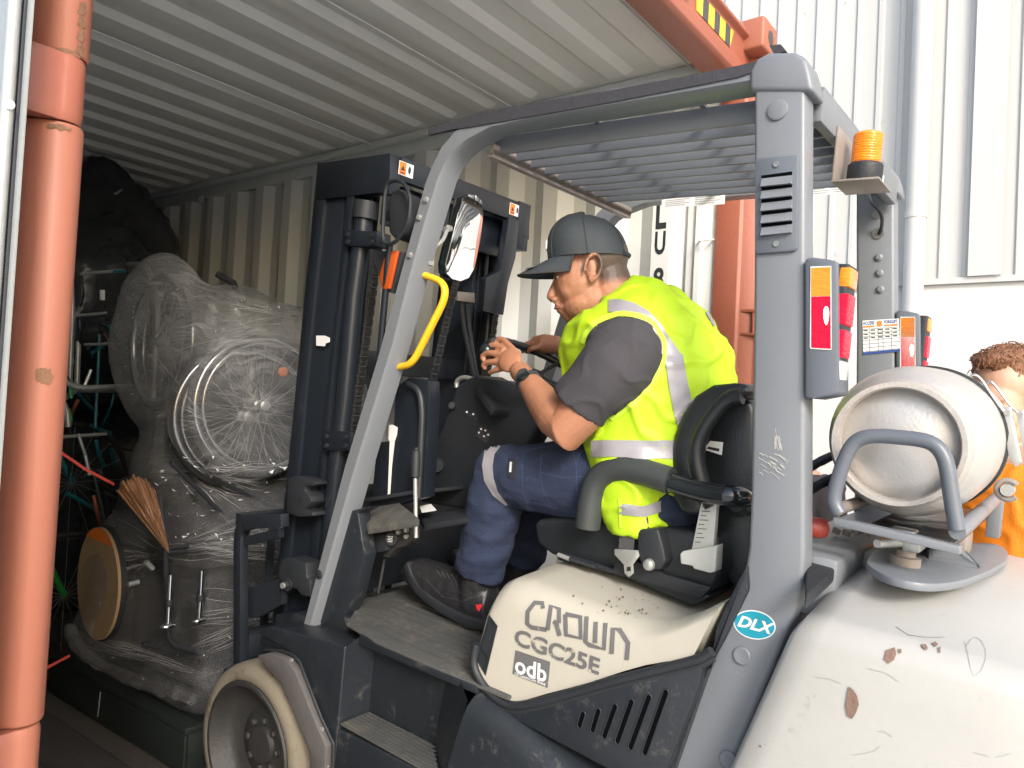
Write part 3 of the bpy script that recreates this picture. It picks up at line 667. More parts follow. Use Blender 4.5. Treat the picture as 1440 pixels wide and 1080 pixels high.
b = B(); b.tube(fillet([pc + V((.02, 0, 0)), S(1224, 283, x=.30), S(1241, 300, x=.35), S(1240, 320, x=.37), S(1236, 329, x=.385)], .04), .005, 8); part('beacon_cable', b, 'plastic', fk)

# ---- mast
xm = -.36
both('mast_rail', lambda s: mirx(B().ext(polyT([(446, 232), (488, 232), (437, 900), (381, 900)], x=xm + .012), (.05, 0, 0)), s), 'mast', bevel=.002)
both('rail_flange', lambda s: mirx(B().ext(polyT([(446, 228), (457, 232), (456, 282), (441, 420), (423, 620), (405, 800), (396, 900), (380, 900), (384, 860), (400, 700), (417, 560), (436, 360), (444, 280)], x=xm), (.070, 0, 0)), s), 'mast', bevel=.002)
both('rail_flange', lambda s: mirx(B().ext(polyT([(489, 250), (500, 250), (489, 345), (470, 500), (457, 650), (452, 690), (440, 880), (424, 880), (447, 660), (467, 485), (481, 350)], x=xm), (.070, 0, 0)), s), 'mast', bevel=.002)
cyp = polyT([(513, 284), (510, 330), (498, 420), (486, 560), (476, 640), (458, 820)], x=xm + .02)
both('lift_cylinder', lambda s: mirx(B().tube(cyp, .030, 24), s), 'mast', smooth=60)
cy2 = polyT([(516, 284), (513, 308)], x=xm + .02)
both('cylinder_head', lambda s: mirx(B().tube(cy2, .039, 24), s), 'plastic')
tb = polyT([(448, 229), (549, 215), (547, 273), (530, 271), (444, 281)], x=xm - .004)
ys = S(548, 240, x=xm).y
both('mast_top_plate', lambda s: mirx(B().ext(tb, (.045, 0, 0)), s), 'mast', bevel=.003)
# rear cross member with windows
q0, q1 = S(562, 232, x=xm + .04).z, S(562, 262, x=xm + .04).z
zt1, zt0 = 2.108, 2.035
b = B().mm((xm + .041, ys - .006, zt0), (-xm - .041, ys + .02, zt1)); b.mm((xm + .041, ys + .02, zt1 - .012), (-xm - .041, ys + .10, zt1)); cm = part('mast_crossmember', b, 'mast', fk, .003)
b = B().mm((xm + .041, ys + .05, 1.90), (-xm - .041, ys + .07, zt0)); part('mast_crossmember', b, 'mast', fk, .003)
part('mast_end_plate', B().ext([V((-xm - .075, ys - .01, zt1 + .004)), V((-xm - .002, ys - .01, zt1 + .004)), V((-xm - .002, ys - .01, 1.935)), V((-xm - .075, ys - .01, 1.935))], (0, .10, 0)), 'mast', fk, bevel=.003)
b = B().ext([V((-.17 + k[0], ys - .012, k[1])) for k in ((.40, 2.04), (.46, 2.04), (.46, 1.90), (.43, 1.80), (.42, 1.68), (.30, 1.68), (.30, 1.80), (.38, 1.84))], (0, .03, 0)); part('hose_guide_plate', b, 'mast', fk, .003)
for xx in (-.33, .232):
    lb = part('warning_label', B().mm((xx, ys - .0075, 2.052), (xx + .062, ys - .006, 2.094)), 'label', cm)
    part('warning_symbol', B().mm((xx + .002, ys - .0083, 2.054), (xx + .030, ys - .0075, 2.092)), 'orangelabel', lb)
    st = B().add([V((xx + .007, ys - .0088, 2.066)), V((xx + .025, ys - .0088, 2.066)), V((xx + .016, ys - .0088, 2.084))], [[0, 1, 2]]); st.mm((xx + .006, ys - .0089, 2.057), (xx + .026, ys - .0085, 2.061))
    st.ell((xx + .045, ys - .008, 2.074), (.006, .0012, .012)); part('warning_symbol', st, 'ink', lb)
# clamps on the near cylinder
for (a, c, d, e) in ((484, 323, 530, 346), (455, 605, 492, 634)):
    q = polyT([(a, c), (d, c + 2), (d, e), (a, e)], x=xm - .018); cl = part('cylinder_clamp', B().ext(q, (.06, 0, 0)), 'mast', fk, bevel=.003)
    for (u, v) in ((.14, .3), (.14, .75), (.86, .3), (.86, .75)):
        p = (q[0] * (1 - u) + q[1] * u) * (1 - v) + (q[3] * (1 - u) + q[2] * u) * v
        part('bolt', B().lathe(p, (-1, 0, 0), [(.008, 0), (.008, .006), (.001, .006)], 6), 'plastic', cl)
def chain(p0, p1, w=.024):
    b = B(); p0 = V(p0); p1 = V(p1); L = (p1 - p0).length; d = (p1 - p0) / L; n = int(L / .016)
    sd_ = V((1, 0, 0))
    for k in range(n):
        c = p0 + d * (k + .5) * .016
        rot = d.to_track_quat('Z', 'X').to_matrix()
        for j in range(4):
            b.box(c + V(((j - 1.5) * .0062 + (.0022 if k % 2 else 0), -.002 if k % 2 else 0, 0)), (.0022, .013, .019), rot)
        b.lathe(c + V((-.016, 0, .0)), (1, 0, 0), [(.0035, 0), (.0035, .033)], 8)
    return b
for s in (-1, 1):
    p0 = S(534, 330, x=xm + .045); p1 = S(498, 600, x=xm + .045); p1 = p0 + (p1 - p0) * 2.0
    if s > 0: p0.x *= -1; p1.x *= -1
    part('lift_chain', chain(p0, p1), 'rim', fk)
part('lift_chain', chain(S(588, 425, x=-.30) + V((.18, .0, .2)), S(570, 700, x=-.12)), 'dark', fk)
# inner channels and centre cylinder, seen past the leg of the guard
b = B()
for s in (-1, 1):
    b.mm((s * .300 - .02, -.06, .5), (s * .300 + .02, -.03, 2.05)); b.mm((s * .262 - .012, -.06, .5), (s * .262 + .012, .10, 2.05))
part('inner_mast', b, 'mast', fk, .003)
part('mast_crossmember', B().mm((-.30, -.02, 1.42), (.30, .04, 1.50)), 'mast', fk, .004)
part('mast_crossmember', B().mm((-.30, -.02, .82), (.30, .04, .92)), 'mast', fk, .004)
p = S(575, 700, x=-.2)
part('hose_cover', B().ext(polyT([(575, 530), (602, 535), (604, 560), (596, 700), (520, 720), (530, 622), (552, 620), (556, 545)], x=-.30), (.05, 0, 0)), 'mast', fk, .004)
part('hose', B().tube(fillet(polyT([(574, 540), (590, 548), (594, 580), (588, 700)], x=-.31), .04), .010, 10), 'plastic', fk)
for dx in (0, 8):
    part('hose', B().tube(fillet([S(648 + dx, 415, y=-.13), S(650 + dx, 450, y=-.13), S(661 + dx * .6, 505, y=-.14), S(668 + dx * .5, 540, y=-.14)], .05), .009, 10), 'plastic', fk)
part('hose_clip', B().ext(polyT([(644, 410), (668, 412), (668, 426), (644, 423)], y=-.15), (0, .03, 0)), 'bracket', fk, .002)
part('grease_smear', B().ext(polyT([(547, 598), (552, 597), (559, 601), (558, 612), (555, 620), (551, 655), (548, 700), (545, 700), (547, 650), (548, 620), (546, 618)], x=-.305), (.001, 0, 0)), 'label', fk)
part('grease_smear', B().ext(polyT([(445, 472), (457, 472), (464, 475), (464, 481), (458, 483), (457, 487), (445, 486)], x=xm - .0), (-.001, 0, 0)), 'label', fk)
# tilt brackets on the near rail
def gnarl(px, x, t): return B().ext(polyT(px, x=x), (t, 0, 0))
br = part('tilt_bracket', gnarl([(404, 674), (412, 670), (425, 671), (440, 677), (443, 681), (440, 684), (430, 683), (428, 689), (436, 698), (438, 706), (433, 713), (428, 716), (432, 719), (439, 720), (440, 726), (420, 727), (405, 722), (402, 716)], xm - .06, .055), 'plastic', fk, bevel=.004, seg=2)
part('bracket_hole', B().lathe(S(421, 703, x=xm - .0605), (-1, 0, 0), [(.010, 0), (.010, .0008)], 20), 'dark', br)
br = part('tilt_bracket', gnarl([(398, 786), (408, 784), (430, 792), (431, 812), (436, 818), (436, 840), (424, 838), (416, 828), (402, 826), (392, 838), (391, 800)], xm - .07, .065), 'plastic', fk, bevel=.005, seg=2)
for r, h in ((.021, .006), (.015, .016), (.009, .024)): part('bolt', B().lathe(S(405, 822, x=xm - .07), (-1, 0, 0), [(r, 0), (r, h), (.001, h)], 6 if r == .015 else 20), 'galv' if r == .009 else 'plastic', br)
# ---- load backrest and forks
xb = -.47
bp = polyT([(333, 960), (333, 770), (334, 742), (350, 736), (395, 732)], x=xb)
b = B(); pth = fillet(bp, .05); rings = []
for i, p in enumerate(pth):
    t = (pth[min(i + 1, len(pth) - 1)] - pth[max(i - 1, 0)]).normalized(); nrm = V((0, -t.z, t.y))
    rings.append([p + nrm * .020, p - nrm * .020, p - nrm * .020 + V((.03, 0, 0)), p + nrm * .020 + V((.03, 0, 0))])
b.loft(rings); lbk = part('load_backrest', b, 'black', fk, .003)
part('backrest_plate', B().ext(polyT([(318, 745), (326, 742), (326, 960), (312, 960)], x=xb), (.94, 0, 0)) if False else B().mm((xb + .03, .275, .30), (-xb - .03, .30, .36)), 'black', lbk)
for x in (-.30, -.15, 0, .15, .30): part('backrest_bar', B().mm((x - .012, .285, .36), (x + .012, .30, .88)), 'black', lbk)
part('backrest_plate', B().mm((xb + .03, .275, .86), (-xb, .31, .90)), 'black', lbk)
part('backrest_plate', B().ext(polyT([(343, 755), (392, 743), (392, 756), (343, 768)], x=xb + .01), (.02, 0, 0)), 'black', lbk)
part('backrest_plate', B().ext(polyT([(345, 828), (398, 812), (396, 850), (360, 870), (345, 868)], x=xb + .04), (.02, 0, 0)), 'black', lbk)
for s in (-1, 1): part('fork', B().ext([V((s * .22 - .05, .30, .36)), V((s * .22 - .05, .33, .36)), V((s * .22 - .05, .36, .08)), V((s * .22 - .05, 1.35, .05)), V((s * .22 - .05, 1.35, .035)), V((s * .22 - .05, .32, .035))], (.10, 0, 0)), 'black', fk, .004)
part('carriage', B().mm((-.42, .2, .42), (.42, .27, .50)), 'black', fk, .004); part('carriage', B().mm((-.42, .2, .12), (.42, .27, .20)), 'black', fk, .004)

# ---- body: floor, side panels with step, cowl
part('chassis', B().mm((-.40, -1.40, .12), (.40, .10, .60)), 'black', fk, .01)
fl = part('floor_mat', B().ext([V((-.505, -.50, .700)), V((-.478, -.34, .700)), V((-.40, -.28, .700)), V((-.32, -.2, .700)), V((.45, -.16, .700)), V((.45, -.95, .700)), V((-.50, -.95, .700))], (0, 0, .009)), 'mat', fk, .003)
b = B()
for k in range(26): b.mm((-.46 + k * .034, -.86, .709), (-.452 + k * .034, -.32, .7125))
part('mat_rib', b, 'mat', fl)
# near side panel in the x = -.53 plane, with the step notch cut through it
xs = -.53
zfl = .69
N1 = polyT([(475, 1021), (483, 935), (484, 916)], x=xs)
pan = polyT([(398, 905), (404, 882), (425, 872), (470, 893), (487, 909)], x=xs)
edge_top = polyT([(659, 985)], x=xs)[0]
tread_l = S(475, 1021, x=xs); tread_r = S(600, 1083, x=xs); 
yl_, yr_ = -.404, -.80; zt_ = .452
def sidepanel(s):
    b = B()
    # front cheek (between wheel and step)
    b.ext(polyT([(400, 912), (421, 931), (452, 1011), (468, 1048), (470, 1120)], x=xs) + [V((xs, -.402, .22)), V((xs, -.402, .672)), V((xs, -.30, .660)), V((xs, -.13, .640)), V((xs, -.05, .628)), V((xs, .0, .590))], (.09, 0, 0))
    b.ext([V((xs, -.402, .30)), V((xs, -.402, .440)), V((xs, -.80, .455)), V((xs, -.80, .30))], (.09, 0, 0))
    return mirx(b, s)
for s in (-1, 1): part('side_panel', sidepanel(s), 'body', fk, bevel=.012, seg=3, smooth=50)
# shoulder behind the step: curved cover running back under the hood
def rear_side(s):
    b = B(); rings = []
    st = [(-.800, .690, .455), (-.86, .684, .30), (-.95, .668, .28), (-1.05, .640, .25), (-1.2, .600, .22), (-1.42, .54, .2), (-1.5, .52, .2)]
    for i, (y, zt2, zb) in enumerate(st):
        R_ = [V((-.40, y, zt2 + .012)), V((-.47, y, zt2 + .006)), V((-.505, y, zt2 - .008)), V((-.524, y, zt2 - .03)), V((-.530, y, zt2 - .06)), V((-.530, y, zb)), V((-.40, y, zb))]
        if i < 3:
            for p in R_: p.y -= max(0, p.z - .455) * (.24, .16, .08)[i]
        rings.append(R_)
    b.loft(rings); return mirx(b, s)
for s in (-1, 1): part('side_panel', rear_side(s), 'body', fk, smooth=60)
# step well
def stepwell(s):
    b = B()
    b.add([V((-.528, -.404, .452)), V((-.418, -.404, .452)), V((-.414, -.66, .452)), V((-.528, -.80, .452)),
           V((-.528, -.404, .672)), V((-.500, -.425, .700)), V((-.500, -.80, .700)), V((-.528, -.852, .676)), V((-.455, -.44, .70)), V((-.455, -.72, .70))],
          [[0, 3, 2, 1], [0, 1, 8, 5, 4], [1, 2, 9, 8], [2, 3, 7, 6, 9]])
    return mirx(b, s)
for s in (-1, 1):
    sw = part('step', stepwell(s), 'body', fk, smooth=30)
    part('step_tread', mirx(B().ext([V((-.529, -.408, .453)), V((-.422, -.408, .453)), V((-.418, -.655, .453)), V((-.529, -.79, .453))], (0, 0, .006)), s), 'mat', sw, bevel=.002)
    st = B()
    for k in range(7): x = -.52 + k * .0145; st.mm((x, -.415, .459), (x + .006, -.66 - (-.414 - x) * 1.0, .4615))
    part('tread_rib', mirx(st, s), 'mat', sw)
part('floor_edge', B().ext([V((-.502, -.425, .678)), V((-.502, -.855, .684)), V((-.502, -.855, .706)), V((-.502, -.425, .706))], (.03, 0, 0)), 'body', fk, .003)
# top of front cheek: shelf where the guard leg stands
part('cheek_top', B().ext([V((-.522, .0, .585)), V((-.522, -.05, .627)), V((-.522, -.40, .671)), V((-.522, -.40, .60)), V((-.522, .0, .55))], (.12, 0, 0)), 'body', fk, .008)
part('cheek_lug', B().ext(polyT([(405, 880), (412, 862), (432, 868), (440, 880), (415, 885)], x=-.44), (.05, 0, 0)), 'plastic', fk, .004)
# panel behind the guard leg and the cowl with lever
part('leg_cover', B().ext(polyT([(520, 712), (503, 722), (512, 780), (498, 840), (484, 868), (492, 897), (462, 885), (440, 870), (452, 840), (486, 720)], x=-.42), (.05, 0, 0)), 'body', fk, .004)
part('front_wall', B().ext([V((-.26, -.12, .70)), V((-.26, .0, .70)), V((-.26, -.02, 1.04)), V((-.26, -.12, 1.04))], (.70, 0, 0)), 'black', fk, .006)
cw = part('cowl', B().ext([S(518, 741, x=-.41), S(591, 729, x=-.41), S(562, 706, x=-.30), S(500, 716, x=-.30)], (0, 0, -.025)), 'mat', fk, .006, label='dusty shelf above the floor')
cwq = [V((-.42, -.30, 1.005)), V((-.42, -.50, 1.02)), V((-.30, -.50, 1.02)), V((-.30, -.28, 1.005))]
part('cowl_edge', B().ext(polyT([(505, 702), (577, 690), (577, 696), (505, 708)], x=-.33), (.5, 0, 0)), 'plastic', fk, .003)
part('cowl', B().ext([S(597, 738, x=-.3), S(660, 727, x=-.3), S(660, 715, x=-.2), S(588, 722, x=-.2)], (0, 0, -.02)), 'plastic', fk, .005)
part('cowl_label', B().ext([S(590, 712, x=-.24), S(606, 709, x=-.24), S(614, 718, x=-.28), S(593, 721, x=-.28)], (0, 0, .001)), 'label', fk)
# cup shaped gauge, box and tag under the shelf
part('control_box', B().ext(polyT([(517, 756), (520, 752), (541, 751), (544, 756), (543, 775), (518, 779)], x=-.36), (.06, 0, 0)), 'plastic', fk, .004)
gq = S(552, 757, x=-.35); part('gauge', B().lathe(gq, (-1, -.4, 0), [(.020, 0), (.020, .012), (.018, .014), (.001, .013)], 24), 'ink', fk)
st = B()
for k in range(4): st.box(gq + V((-.0145, -.005, .008 - k * .005)), (.001, .018 - (k % 2) * .004, .0018), Matrix.Rotation(.38, 3, 'Z'))
part('gauge_print', st, 'label', fk)
part('pipe_fitting', B().ext(polyT([(556, 742), (578, 740), (578, 760), (570, 768), (556, 772), (545, 785), (536, 783), (548, 768)], x=-.34), (.04, 0, 0)), 'rim', fk, .006)
for (a, c) in ((562, 748), (573, 745), (573, 754)): part('pipe_nut', B().lathe(S(a, c, x=-.345), (-1, -.3, 0), [(.007, 0), (.007, .012), (.001, .012)], 6), 'galv', fk)
tg = part('key_tag', B().ext(polyT([(511, 780), (520, 780), (522, 800), (517, 801), (515, 794), (506, 799), (508, 790)], x=-.36), (.003, 0, 0)), 'label', fk)
part('key_tag', B().ext(polyT([(509, 779), (514, 779), (514, 785), (509, 785)], x=-.362), (.003, 0, 0)), 'redtag', fk)
part('pedal_rod', B().tube([S(541, 785, x=-.3), S(532, 833, x=-.3)], .0045), 'rim', fk)
lv = part('lever', B().tube([S(585, 756, x=-.36), S(584, 672, x=-.36)], .0065), 'galv', fk)
part('lever_grip', B().lathe(S(584, 672, x=-.36), S(585.5, 626, x=-.36) - S(584, 672, x=-.36), [(.009, 0), (.013, .004), (.014, .05), (.012, .078), (.006, .082), (.006, .088), (.001, .088)], 20), 'plastic', lv)
# ---- steering column and wheel
b = B()
colq = [(641, 543), (660, 530), (712, 536), (771, 560), (771, 573), (742, 622), (705, 700), (650, 716), (588, 706), (592, 668), (622, 598)]
b.ext(polyT(colq, x=-.09), (.10, 0, 0)); sc_ = part('steering_column', b, 'plastic', fk, .014, 3)
nax = (V((0, -.42, .91))).normalized()
def Spl(px, py, o, n):
    d = rayT(px, py); return CT + d * ((o - CT).dot(n) / d.dot(n))
do = S(700, 552, x=-.04)
dash = part('dash_panel', B().ext([Spl(x, y, do, nax) for x, y in ((670, 527), (706, 530), (770, 565), (768, 578), (694, 576), (672, 545))], nax * -.022), 'plastic', fk, .004)
part('display', B().ext([Spl(x, y, do + nax * .0006, nax) for x, y in ((684, 536), (706, 537), (742, 557), (730, 566), (700, 560))], nax * .001), 'ink', dash)
part('display', B().ext([Spl(x, y, do + nax * .002, nax) for x, y in ((694, 541), (706, 542), (712, 548), (700, 547))], nax * .001), 'mat', dash)
for (a, c, r) in ((616, 654, .024), (593, 694, .018), (637, 570, .012)):
    part('column_knob', B().lathe(S(a, c, x=-.092), (-1, -.5, 0), [(r, -.01), (r, .012), (r * .9, .018), (.001, .018)], 24), 'plastic', sc_)
bvc = bvh_of(sc_)
st = B(); decal_grid(st, bvc, [(676, 598), (693, 606), (684, 624), (669, 612)], 2, 2, .001)
for (a, c) in ((655, 578), (660, 582), (665, 579), (667, 586)): decal_poly(st, bvc, [(a, c), (a + 5, c + 3), (a + 4, c + 5), (a - 1, c + 2)], .001)
part('control_markings', st, 'tape', sc_)
st = B()
for (a, c) in ((676, 602), (682, 604), (686, 610), (680, 612), (673, 607), (656, 578), (665, 581)): decal_poly(st, bvc, [(a, c), (a + 2.5, c + .5), (a + 2, c + 3), (a - .5, c + 2)], .002)
part('control_markings', st, 'label', sc_)
part('pipe_elbow', B().tube(fillet(polyT([(642, 545), (642, 535), (652, 530), (664, 533)], x=-.03), .02), .008), 'galv', fk)
sw0 = V((-.005, -.60, 1.497)); nax = (V((0, -.42, .91))).normalized(); ux = V((1, 0, 0)); uy = nax.cross(ux).normalized()
SWR = .178
wp = [sw0 + (ux * math.cos(t) + uy * math.sin(t)) * SWR for t in [2 * math.pi * k / 64 for k in range(64)]]
stw = part('steering_wheel', B().tube(wp, [.0125 + (.0012 if (k % 2 and 0 < k < 40) else 0) for k in range(64)], 14, True), 'seat', fk, smooth=60)
b = B()
for t in (0.3, 2.6, 4.7): b.tube([sw0 + (ux * math.cos(t) + uy * math.sin(t)) * SWR, sw0 - nax * .03], .008)
b.lathe(sw0 - nax * .06, nax, [(.02, -.05), (.03, 0), (.034, .03), (.02, .045), (.001, .045)], 24)
part('wheel_spoke', b, 'seat', stw)
KN = S(684, 494, x=-.185)
part('spinner_knob', B().lathe(KN - nax * .02, nax, [(.008, -.015), (.012, 0), (.02, .012), (.022, .028), (.016, .04), (.001, .044)], 24), 'tubeblk', stw, smooth=60)

# ---- mirror, lamps, grab handle on the guard leg
mq = [(658, 272), (668, 273), (677, 282), (679, 300), (674, 340), (666, 378), (658, 392), (646, 397), (634, 394), (626, 386), (625, 372), (633, 340), (644, 295), (650, 277)]
ymr = -.44
MQ = polyT(mq, y=ymr); cmr = sum(MQ, V((0, 0, 0))) / len(MQ)
tiltm = Matrix.Rotation(math.radians(-4), 3, 'Z')
def mirr(scale, y0): return [cmr + V(((p.x - cmr.x) * scale, y0, (p.z - cmr.z) * (scale if scale == 1 else 1 - (1 - scale) * .5))) for p in MQ]
b = B().loft([mirr(.9, .035), mirr(1, .02), mirr(1, 0), mirr(.97, -.004)]); mr_ = part('mirror', b, 'tubeblk', fk, .002, smooth=60)
b = B(); rr = []
for k, yy in [(q_, -.0045 - .007 * (.97 ** 2 - q_ * q_)) for q_ in (.97, .9, .8, .7, .6, .5, .4, .3, .2, .1, .01)]: rr.append([cmr + V(((p.x - cmr.x) * k, yy, (p.z - cmr.z) * k)) for p in MQ])
b.loft(rr); part('mirror_glass', b, 'mirror', mr_, smooth=80)
b = B(); b.tube(fillet([S(602, 362, x=-.40), S(606, 350, x=-.39), S(622, 340, x=-.36), S(628, 325, x=-.34), S(630, 318, x=-.33)], .03), .006, 10); b.lathe(S(629, 322, x=-.33), (1, .3, .3), [(.009, -.015), (.009, .02)], 12)
b.ext(polyT([(596, 357), (604, 356), (603, 372), (595, 372)], x=-.40), (.02, 0, 0)); part('mirror_arm', b, 'galv', mr_)
# grab handle
hp = [S(594, 386, x=-.40), S(624, 396, x=-.385), S(627, 418, x=-.385), S(580, 512, x=-.40), S(561, 516, x=-.40)]
part('grab_handle', B().tube(fillet(hp, .04), .0125, 14, squash=(1, .8)), 'yellow', fk, smooth=60)
hp2 = fillet(hp, .04)
part('handle_groove', B().tube([p + V((-.006, -.008, .002)) for p in hp2], .0032, 8), 'yellow', fk)
# head lamp with tube cage on the outside of the leg
hc = S(558, 298, x=-.47)
hl = part('headlight', B().ext(polyT([(549, 270), (560, 264), (572, 270), (577, 284), (577, 312), (568, 330), (554, 336), (546, 326), (545, 284)], x=-.468), (.085, .02, 0)), 'plastic', fk, bevel=.010, seg=3, smooth=50)
hl.scale = (1, 1, 1)
cg = polyT([(545, 256), (562, 253), (571, 262), (578, 280), (575, 312), (556, 342), (541, 344), (538, 330), (541, 275)], x=-.49)
part('lamp_cage', B().tube(fillet(cg, .02, 5, True), .0058, 10, True), 'black', hl)
part('lamp_bracket', B().tube([S(548, 344, x=-.47), S(534, 500, x=-.44)], .010, 12), 'mast', fk)
part('lamp_bracket', B().mm(hc + V((.03, .02, -.015)), hc + V((.07, .08, .015))), 'plastic', hl, .003)
il = part('indicator_light', B().ext(polyT([(522, 352), (552, 353), (567, 354), (550, 412), (540, 409), (536, 404)], x=-.455), (.03, 0, 0)), 'plastic', fk, .003)
part('indicator_lens', B().ext(polyT([(547, 355), (563, 353), (551, 407), (541, 408), (536, 390)], x=-.4562), (-.012, 0, 0)), 'indi', il, .004)
for (a, c) in ((600, 281), (590, 306), (577, 359)):
    part('bolt', B().lathe(S(a, c, x=NX), (-1, 0, 0), [(.010, 0), (.010, .003), (.007, .003), (.007, .008), (.001, .009)], 6), 'galv', gs[0])
part('plug', B().lathe(S(449, 808, x=NX), (-1, 0, 0), [(.014, 0), (.014, .003), (.011, .005), (.001, .005)], 24), 'plastic', gs[0])
# far side lamp seen past the driver
part('indicator_light', B().ext(polyT([(792, 436), (799, 444), (806, 452), (804, 463), (795, 459), (791, 452)], x=.455), (.03, 0, 0)), 'indi', fk, .003)

# ---- wheels
def wheel(c, r, w, s):
    """near face towards -x for s=-1"""
    b = B(); a = V((s, 0, 0))
    part_t = b.lathe(c, a, [(r * .80, .0), (r * .83, .006), (r * .92, .004), (r * .97, -.008), (r * .995, -.03), (r, -.06), (r * .995, -w + .03), (r * .97, -w), (r * .7, -w)], 64, False)
    t = part('front_tyre' if r > .24 else 'rear_tyre', b, 'rubber', fk, smooth=60)
    b = B().lathe(c, a, [(r * .81, .004), (r * .79, .010), (r * .75, .009), (r * .73, -.002), (r * .69, -.015), (r * .65, -.045), (r * .57, -.060), (.11, -.066), (.105, -.060), (.06, -.059), (.055, -.045), (.001, -.04)], 48, False)
    rm = part('wheel_rim', b, 'rim', t, smooth=50)
    for k in range(8):
        t_ = k * math.pi / 4; p = c + V((s * -.063, math.cos(t_) * .075, math.sin(t_) * .075)); part('wheel_nut', B().lathe(p, a, [(.013, 0), (.013, .012), (.008, .016), (.001, .016)], 6), 'rim', rm)
    return t
for s in (-1, 1):
    wheel(V((s * .53, .005, .222)), .262, .20, s)
    wheel(V((s * .50, -1.42, .17)), .205, .17, s)
# mud guard flap around the front wheel
fo = polyT([(361, 922), (380, 918), (400, 926), (414, 944), (448, 1028), (458, 1050), (456, 1090), (436, 1090), (434, 1056), (394, 960), (375, 940)], x=-.555)
fdr = part('mud_guard', B().ext(fo, (.03, 0, 0)), 'flap', fk, .003)
part('mud_guard_rim', B().tube(polyT([(372, 914), (396, 915), (412, 921), (421, 930), (452, 1010), (469, 1046), (468, 1090)], x=-.536), .0045, 8), 'plastic', fdr)
for (a, c) in ((411, 928), (454, 1025), (461, 1077)): part('bolt', B().lathe(S(a, c, x=-.54), (-1, 0, 0), [(.006, 0), (.006, .006), (.001, .006)], 8), 'galv', fdr)

# ---- hood (engine cover)
hx = -.485
def hood():
    b = B(); rings = []
    # stations along y: z_bottom at the side, z_crest, z_top (centre)
    st = [(-.828, .765, .768, .775), (-.835, .742, .840, .852), (-.850, .712, .908, .930), (-.868, .692, .942, .965), (-.90, .682, .960, .984), (-.95, .688, .966, .984), (-1.05, .748, .966, .974), (-1.15, .805, .970, .963), (-1.25, .862, .985, .955), (-1.30, .890, 1.01, .962), (-1.34, .912, 1.045, .99), (-1.385, .930, 1.09, 1.04)]
    for y, zb, zc, zt3 in st:
        R_ = []; rad = min(.062, (zc - zb) * .8)
        pts = [(hx, zb), (hx + .002, zc - rad)]
        for k in range(1, 7):
            a = math.pi / 2 * k / 6; pts.append((hx + .002 + rad * (1 - math.cos(a)) * 1.15, zc - rad + (rad + (zt3 - zc) * .6) * math.sin(a)))
        pts.append((hx + .22, zt3)); 
        full = pts + [(-x, z) for x, z in pts[::-1]]
        rings.append([V((x, y - max(0, min(1, (-1.2 - y) / .12)) * (z - .93) * .36, z)) for x, z in full])
    return b.loft(rings)
hd_ = part('engine_hood', hood(), 'cream', fk, smooth=60)
bvh = bvh_of(hd_)
# rubber moulding along the lower edge
trim = [(670, 905), (664, 935), (680, 966), (702, 986), (722, 994), (760, 987), (860, 958), (985, 927), (1001, 916)]
pt = [S(a, c, x=hx - .004) for a, c in trim]; pt = fillet(pt, .03, 4)
part('hood_moulding', B().tube(pt, .0105, 12, squash=(1, 1)), 'plastic', fk, smooth=60)
part('hood_moulding', B().tube([p + V((.004, -.002, -.014)) for p in pt], .008, 10), 'plastic', fk, smooth=60)
# slotted side cover
scv = polyT([(713, 1006), (850, 968), (988, 932), (985, 960), (935, 1090), (870, 1090)], x=-.492)
slots = [((820, 1004), (815, 1020)), ((841.5, 1000), (833.5, 1026.5)), ((865, 993.5), (850, 1035)), ((888, 987), (868.5, 1042)), ((912.5, 980.5), (887, 1050.5)), ((936.5, 973.5), (907, 1058))]
part('side_cover', B().ext(scv, (.03, 0, 0)), 'body', fk, .004)
for a, c in slots:
    p, q = S(a[0], a[1], x=-.4925), S(c[0], c[1], x=-.4925); d = (q - p).normalized(); nn = V((0, -d.z, d.y)) * .0062; pl = []
    for k in range(9): t = math.pi * k / 8; pl.append(p + nn * math.cos(t) - d * .0062 * math.sin(t))
    for k in range(9): t = math.pi * k / 8; pl.append(q - nn * math.cos(t) + d * .0062 * math.sin(t))
    part('vent_slot', B().ext(pl, (-.0008, 0, 0)), 'void', fk)  # black plate on the cover, the slot's inner shade as colour
    part('vent_slot_lip', B().tube([x_ + V((-.0006, 0, 0)) for x_ in pl], .0014, 6, True), 'plastic', fk)
part('pillar_gap_shade', B().ext(polyT([(984, 962), (991, 940), (996, 942), (945, 1090), (933, 1090)], x=-.470), (.02, 0, 0)), 'dark', fk)  # solid dark strip, shade of the gap put in as colour
part('pillar_fender', B().ext(polyT([(1029, 834), (1050, 795), (1052, 830), (1018, 900), (1000, 932), (986, 935), (1000, 922), (1006, 885)], x=-.462), (.05, 0, 0)), 'body', fk, .005)
# rocker plate on the hood corner
st = B(); decal_poly(st, bvh, [(689, 864), (701, 880), (684, 950), (670, 926)], .003); rk = part('hood_latch', st, 'dark', hd_)
st = B(); decal_poly(st, bvh, [(690, 872), (697, 882), (688, 920), (679, 912)], .006); part('latch_button', st, 'plastic', rk)
st = B(); decal_poly(st, bvh, [(678, 917), (686, 925), (681, 942), (674, 930)], .006); part('latch_button', st, 'plastic', rk)
